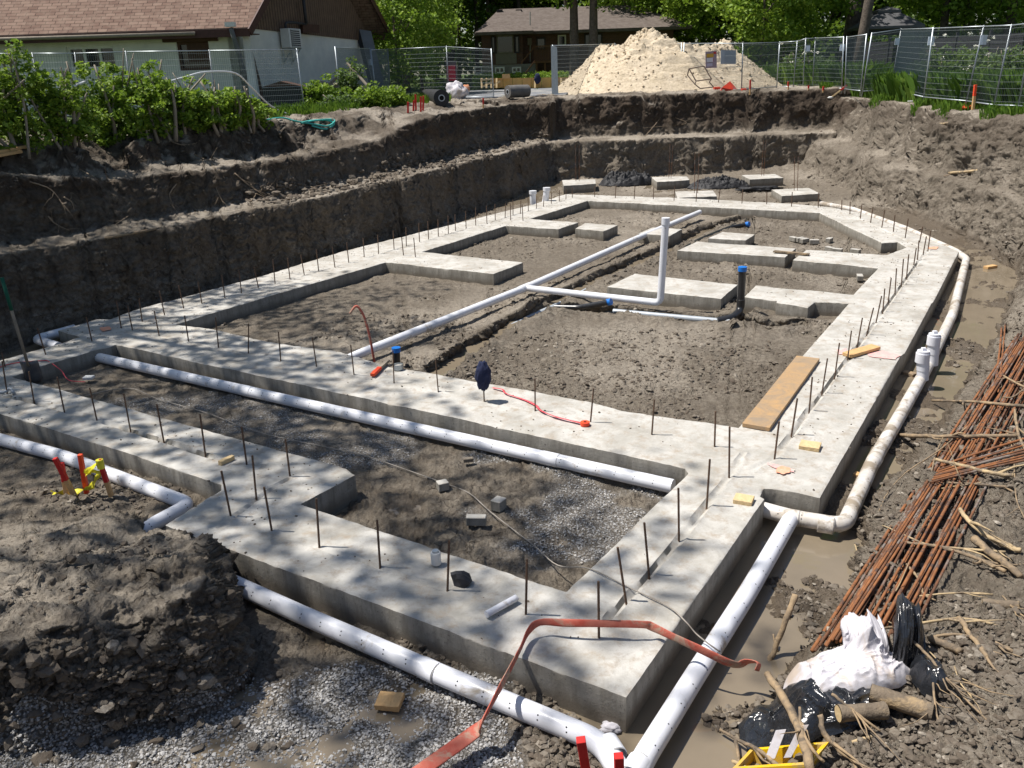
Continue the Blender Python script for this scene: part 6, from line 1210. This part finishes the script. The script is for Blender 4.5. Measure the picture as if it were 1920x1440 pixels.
mb = MB(); mb.box(D(949, 143, yf-.2), (.42, .3, .22)); tag(mb.build('cardboard_box', M['wood'], origin=D(949, 143, yf)), 'brown box standing on the plywood formwork', 'box')
blob('dark_bag', 'dark blue bag hung over the plywood formwork', 'bag', D(1008, 147, yf-.25), (.17, .1, .26), 'navy', 81, 3, .2)
n_ = 300; cw = np.stack([rng.uniform(D(895, 140, 52)[0], D(1060, 140, 52)[0], n_), rng.uniform(49, 52, n_), rng.uniform(2.7, 3.25, n_)], 1); v, f = leafquads(clusters(cw, 40, .3), .12); tag(rawmesh('low_hedge', v, f, M['leaf'], smooth=False, origin=cw[0]), 'low clipped green hedge behind the plywood formwork', 'hedge')
lot = MB(); lot.prism([P(868, 187, 2.47)*[1, 1, 0]+[0, 0, 2.42], (D(1060, 170, 34.8)*[1, 1, 0])+[0, 0, 2.42], D(1085, 160, 47.3)*[1, 1, 0]+[0, 0, 2.46], D(880, 160, 47.3)*[1, 1, 0]+[0, 0, 2.46]], (0, 0, .10))
o = lot.build('gravel_lot', mottled('grey_gravel', (.13, .14, .16), (.22, .23, .25), 6, .95, .03, 25, c3=(.33, .32, .30), dscale=1)); tag(o, kind='structure')

# ------------------------------------------------------------------ brick bungalow
yb = 60.; bung = thing('brick_bungalow', 'low brown brick bungalow with grey hip roof behind the formwork', 'house', tuple(D(1080, 150, yb)*[1, 1, 0]+[0, 0, 2.6]))
k = N('brown_brick'); br = k.n('ShaderNodeTexBrick'); br.inputs['Scale'].default_value = 1; br.inputs['Brick Width'].default_value = .24; br.inputs['Row Height'].default_value = .08; br.inputs['Mortar Size'].default_value = .008
br.inputs['Color1'].default_value = (.15, .075, .055, 1); br.inputs['Color2'].default_value = (.10, .052, .042, 1); br.inputs['Mortar'].default_value = (.13, .11, .10, 1)
mp = k.n('ShaderNodeMapping'); mp.inputs['Rotation'].default_value = (R(90), 0, 0); k.t.links.new(k.co, mp.inputs['Vector']); k.t.links.new(mp.outputs[0], br.inputs['Vector']); M['brick'] = k.out(br.outputs['Color'], .9, None, .2)
M['stucco_g'] = mottled('grey_stucco', (.20, .19, .175), (.25, .24, .22), 4, .9); M['taupe'] = mottled('taupe_panel', (.17, .155, .13), (.20, .18, .15), 4, .8)
zE = D(1000, 61, yb)[2]; xL = D(904, 100, yb)[0]; xR = D(1262, 100, yb)[0]; xM = D(1003, 100, yb)[0]
MB().box(((xL+xR)/2, yb+4.6, (zE+2.3)/2+.0), (xR-xL, 9, zE-2.3)).build('wall', M['brick'], bung)
MB().box(((xL+xM)/2+.0, yb-.35, 2.3+(D(950, 121, yb)[2]-2.3)/2), (xM-xL, .66, D(950, 121, yb)[2]-2.3)).build('base_wall', M['stucco_g'], bung)
MB().box(((xL+D(980, 100, yb)[0])/2, yb-.33, (zE+D(950, 121, yb)[2])/2), (D(980, 100, yb)[0]-xL, .62, zE-D(950, 121, yb)[2])).build('bay_wall', M['brick'], bung)
def hip(name, x0, x1, y0, y1, z0, h_, ins_, mat, parent, rx0=None, rx1=None):
    yc = (y0+y1)/2; r0 = rx0 if rx0 is not None else x0+ins_; r1 = rx1 if rx1 is not None else x1-ins_
    v = [(x0, y0, z0), (x1, y0, z0), (x1, y1, z0), (x0, y1, z0), (r0, yc, z0+h_), (r1, yc, z0+h_), (x0, y0, z0-.18), (x1, y0, z0-.18), (x1, y1, z0-.18), (x0, y1, z0-.18)]
    return MB().add(v, [(0, 1, 5, 4), (1, 2, 5), (2, 3, 4, 5), (3, 0, 4), (6, 7, 1, 0), (7, 8, 2, 1), (8, 9, 3, 2), (9, 6, 0, 3), (9, 8, 7, 6)]).build(name, mat, parent)
yc = yb+4.5; hr_ = D(960, 19, yc)[2]-zE
rf = hip('roof', D(890, 62, yb)[0], D(1292, 60, yb)[0], yb-.9, yb+9.8, zE+.05, hr_*1.02, 4, M['shingle2'], bung, D(936, 19, yc)[0], D(1190, 28, yc)[0])
r2 = hip('bay_roof', D(893, 62, yb)[0], D(1000, 60, yb-1)[0], yb-1.5, yb+6.5, zE+.07, hr_*.86, 3, M['shingle2'], bung, D(975, 30, yc)[0]-.3, D(975, 30, yc)[0])
for px in (937, 973): mb = MB(); mb.box(D(px, 22, yc-.7), (.42, .3, .28)); o = mb.build('roof_vent', M['dark'], bung); o.parent = rf
def win(px0, py0, px1, py1, fr, yy_, nm='window', bars_=0):
    a_, b_ = D(px0, py0, yy_), D(px1, py1, yy_); mb = MB(); w_ = .09
    mb.box(((a_[0]+b_[0])/2, yy_, a_[2]), (b_[0]-a_[0]+w_, .08, w_)); mb.box(((a_[0]+b_[0])/2, yy_, b_[2]), (b_[0]-a_[0]+w_, .08, w_))
    for s_ in [0]+[j/(bars_+1) for j in range(1, bars_+1)]+[1]: mb.box((a_[0]+(b_[0]-a_[0])*s_, yy_-.003, (a_[2]+b_[2])/2), (w_, .075, a_[2]-b_[2]-w_-.004))
    o = mb.build(nm, M[fr], bung); p_ = MB(); p_.box(((a_[0]+b_[0])/2, yy_+.02, (a_[2]+b_[2])/2), (b_[0]-a_[0], .02, a_[2]-b_[2])); q_ = p_.build('pane', M['glass'], bung); q_.parent = o; return o
yw = yb-.72
win(922, 69, 928, 99, 'dark', yw); win(932, 68, 962, 98, 'taupe', yw-.03); win(966, 68, 973, 98, 'dark', yw)
MB().box((D(949, 110, yw)[0], yw+.03, (D(949, 100, yw)[2]+D(949, 120, yw)[2])/2), (D(968, 110, yw)[0]-D(929, 110, yw)[0], .12, D(949, 100, yw)[2]-D(949, 120, yw)[2])).build('bay_panel', M['taupe'], bung)
win(929, 127, 945, 136, 'framew', yw-.02, bars_=1); win(961, 127, 976, 135, 'framew', yw-.02, bars_=1); win(890, 126, 903, 137, 'framew', yb-.1)
win(1007, 72, 1022, 92, 'dark', yb+.03); win(1047, 67, 1060, 84, 'framew', yb+.03); win(1097, 65, 1108, 84, 'dark', yb+.03); win(1119, 64, 1128, 84, 'dark', yb+.03)
mb = MB(); mb.tube([D(994, 64, yb-.2), D(994, 22, yb-.2)], .035, 6); mb.tube([D(994, 75, yb-.1), D(994, 116, yb-.1)], .03, 6); mb.build('service_mast', M['steel'], bung); MB().box(D(993, 78, yb-.15), (.28, .15, .42)).build('meter_box', M['taupe'], bung)
dk = thing('deck', 'wooden deck and stair in front of the bungalow', 'deck', tuple(D(1020, 140, yb-2)*[1, 1, 0]+[0, 0, 2.6])); zd = D(1020, 114, yb-2)[2]; xa, xb = D(1003, 114, yb-2)[0], D(1040, 114, yb-2)[0]
M['deckw'] = woodmat('reddish_deck', (.16, .075, .035), (.11, .055, .03), 4)
MB().box(((xa+xb)/2, yb-1.2, zd-.06), (xb-xa, 2.0, .12)).build('platform', M['deckw'], dk); mb = MB()
for i in range(14): x_ = xa+(xb-xa)*i/13; mb.box((x_, yb-2.15, zd+.42), (.035, .035, .84))
mb.box(((xa+xb)/2, yb-2.15, zd+.88), (xb-xa+.1, .09, .07)); mb.build('railing', M['deckw'], dk)
mb = MB(); mb.bar((xa, yb-2.15, zd+.88), D(977, 119, yb-2.15), .06, .07); mb.bar((xa, yb-2.15, zd+.02), D(985, 138, yb-2.15), .28, .07); mb.build('stair', M['deckw'], dk)
for x_ in (xa+.1, (xa+xb)/2, xb-.1): mb = MB(); mb.box((x_, yb-2.1, (zd+2.5)/2), (.1, .1, zd-2.5)); mb.build('post', M['deckw'], dk)
# pavilion
yp = 46.; pv = thing('pavilion', 'dark two tiered garden pavilion among the trees on the right', 'pavilion', tuple(D(1660, 120, yp)*[1, 1, 0]+[0, 0, 2.4])); M['tinroof'] = mottled('charcoal_roof', (.085, .085, .09), (.11, .11, .115), 3, .6)
cxp = D(1659, 50, yp)[0]; hw = (D(1735, 45, yp)[0]-D(1584, 50, yp)[0])/2; ze = D(1600, 50, yp-2)[2]; zt_ = D(1660, 24, yp)[2]; za = D(1660, 12, yp)[2]
def pyr(name, x, y, z0, h_, w0, w1, parent, rot=R(38)):
    c = [(math.cos(rot+math.pi/2*i), math.sin(rot+math.pi/2*i)) for i in range(4)]; v = [(x+a*w0, y+b*w0, z0) for a, b in c]+[(x+a*w1, y+b*w1, z0+h_) for a, b in c]+[(x+a*w0, y+b*w0, z0-.12) for a, b in c]
    return MB().add(v, [(i, (i+1) % 4, 4+(i+1) % 4, 4+i) for i in range(4)]+[(4, 5, 6, 7), (8, 9, 10, 11)]+[(8+i, 8+(i+1) % 4, (i+1) % 4, i) for i in range(4)]).build(name, M['tinroof'], parent)
pyr('lower_roof', cxp, yp, ze, zt_-ze, hw*1.02, hw*.33, pv); pyr('upper_roof', cxp, yp, zt_+.10, za-zt_-.10, hw*.38, .05, pv)
for i in range(4): a_ = R(38)+math.pi/2*i; mb = MB(); mb.box((cxp+math.cos(a_)*hw*.85, yp+math.sin(a_)*hw*.85, (ze+2.4)/2), (.14, .14, ze-2.4)); mb.build('post', M['dark'], pv)
mb = MB()
for i in range(4): a_ = R(38)+math.pi/2*i; b_ = a_+math.pi/2; mb.bar((cxp+math.cos(a_)*hw*.85, yp+math.sin(a_)*hw*.85, ze-.25), (cxp+math.cos(b_)*hw*.85, yp+math.sin(b_)*hw*.85, ze-.25), .05, .22)
mb.build('beam', M['dark'], pv)
# dark board wall behind the weeds
bw = thing('board_wall', 'dark horizontal board wall behind the weeds on the right', 'fence', tuple(B(1640, 37, 2.4))); 
for i in range(5):
    p1, p2 = B(1600+i*62, 40-i*1.7, 2.3), B(1600+(i+1)*62, 40-(i+1)*1.7, 2.3); mb = MB()
    for j in range(9): mb.bar(p1+[0, 0, .35+j*.175], p2+[0, 0, .35+j*.175], .03, .16)
    mb.build('board_panel', M['dark'], bw); mb = MB(); mb.bar(p1, p1+[0, 0, 2.0], .09, .09, up=(0, 1, 0)); mb.build('post', M['dark'], bw)
# blossoming bushes and weeds
for i, (px, y, w_, h_, lab) in enumerate([(1490, 36.5, 1.2, 2.1, 'pale leaved bush behind the back right fence corner'), (1545, 36, 1.2, 1.9, 'grey green bush left before the pavilion'), (1770, 29, 1.1, 2.1, 'bush with white blossoms behind the right fence'), (1835, 26.5, 1.0, 2.0, 'second bush with white blossoms near the right edge'), (1890, 25, 1.0, 1.9, 'bush at the right edge behind the fence'), (1640, 37, .9, 1.3, 'small bush with reddish leaves before the pavilion')]):
    f_ = B(px, y+2.2, 2.2); t = shrub(lab, f_, (w_, .8, h_*.66), 120, 34, .11, .26, 'leaf_shrub', 4, seed=300+i)
    if i in (0, 2, 3):
        r = np.random.default_rng(i); c_ = f_+np.stack([r.uniform(-.9, .9, 12), r.uniform(-.8, -.3, 12), r.uniform(.8, 2.0, 12)], 1)
        for q in c_[:8]: v, f = leafquads(clusters(q[None], 14, .09, r), .07, r=r); rawmesh('blossom', v, f, M['petal'], t, False)
def blades(n, fx_, mat, name, h0=.5, h1=1.0, w_=.018):
    b = fx_(n); n = len(b); a = rng.uniform(0, 6.28, n); le = rng.uniform(.1, .5, n); h_ = rng.uniform(h0, h1, n); dx = np.stack([np.cos(a), np.sin(a), 0*a], 1); sd = np.stack([-np.sin(a), np.cos(a), 0*a], 1)*w_
    m1 = b+dx*(le*.25*h_)[:, None]+[0, 0, 1]*(h_*.6)[:, None]; tp_ = b+dx*(le*h_)[:, None]+[0, 0, 1]*(h_*rng.uniform(.75, 1, n))[:, None]
    v = np.stack([b-sd, b+sd, m1+sd*.8, tp_, m1-sd*.8], 1).reshape(-1, 3); f = np.arange(n*5).reshape(n, 5); o = rawmesh(name, v, f, M[mat], smooth=False); tag(o, kind='stuff'); return o
def strip(n):
    px = rng.uniform(1385, 1990, n); s = rng.uniform(0, 1, n); yb0 = np.interp(px, [1385, 1456, 1505, 1580, 1640, 1682, 1735, 1810, 1880, 1990], [42, 38, 36.5, 32.7, 30, 27.7, 25.2, 22.3, 21.4, 19.8]); y = yb0+.3+s*3.6
    out = np.array([D(a, 130, b) for a, b in zip(px, y)]); out[:, 2] = hz(out[:, 0], out[:, 1])-.03; return out[out[:, 2] > 1.95]
blades(30000, strip, 'grass', 'tall_grass', .45, 1.0, .016)
def strip2(n):
    px = rng.uniform(500, 840, n); y = rng.uniform(21.8, 33, n)+(px-500)*.028; out = np.array([D(a, 130, b) for a, b in zip(px, y)]); out[:, 2] = hz(out[:, 0], out[:, 1])-.02; return out[(fbm(out[:, 0]*.6, out[:, 1]*.6, o=3, s=3) > -.15)]
blades(16000, strip2, 'grass', 'rim_grass', .08, .35, .012)
def strip3(n):
    px = rng.uniform(1540, 1950, n); yb0 = np.interp(px, [1540, 1580, 1640, 1682, 1735, 1810, 1880, 1990], [33.5, 32.2, 29.5, 27.2, 24.7, 21.8, 20.9, 19.3]); y = yb0+rng.uniform(-.9, .6, n); out = np.array([D(a, 130, b) for a, b in zip(px, y)]); out[:, 2] = hz(out[:, 0], out[:, 1])-.02; return out[(fbm(out[:, 0]*.9, out[:, 1]*.9, o=3, s=5) > .02) & (out[:, 2] > 1.9)]
blades(7000, strip3, 'grass', 'rim_weeds', .06, .3, .010)
# ------------------------------------------------------------------ light
wd = bpy.data.worlds.new('World'); scene.world = wd; wd.use_nodes = True
sky = wd.node_tree.nodes.new('ShaderNodeTexSky'); sky.sky_type = 'NISHITA'; sky.sun_disc = False
SEL, SAZ = 64.0, 173.0            # elevation, and direction of the sun measured from +x towards +y
sky.sun_elevation = R(SEL); sky.sun_rotation = R(90-SAZ)
wd.node_tree.links.new(sky.outputs[0], wd.node_tree.nodes['Background'].inputs[0]); wd.node_tree.nodes['Background'].inputs[1].default_value = .075
sd = bpy.data.lights.new('sun', 'SUN'); sd.energy = 5.0; sd.angle = R(.53); sd.color = (1, .95, .88)
so = bpy.data.objects.new('sun', sd); COL.objects.link(so)
dv = Vector((math.cos(R(SEL))*math.cos(R(SAZ)), math.cos(R(SEL))*math.sin(R(SAZ)), math.sin(R(SEL))))
so.rotation_euler = dv.to_track_quat('Z', 'Y').to_euler()
vs = scene.view_settings; vs.view_transform = 'Standard'; vs.look = 'None'; vs.exposure = .42; vs.gamma = 1; vs.use_curve_mapping = False
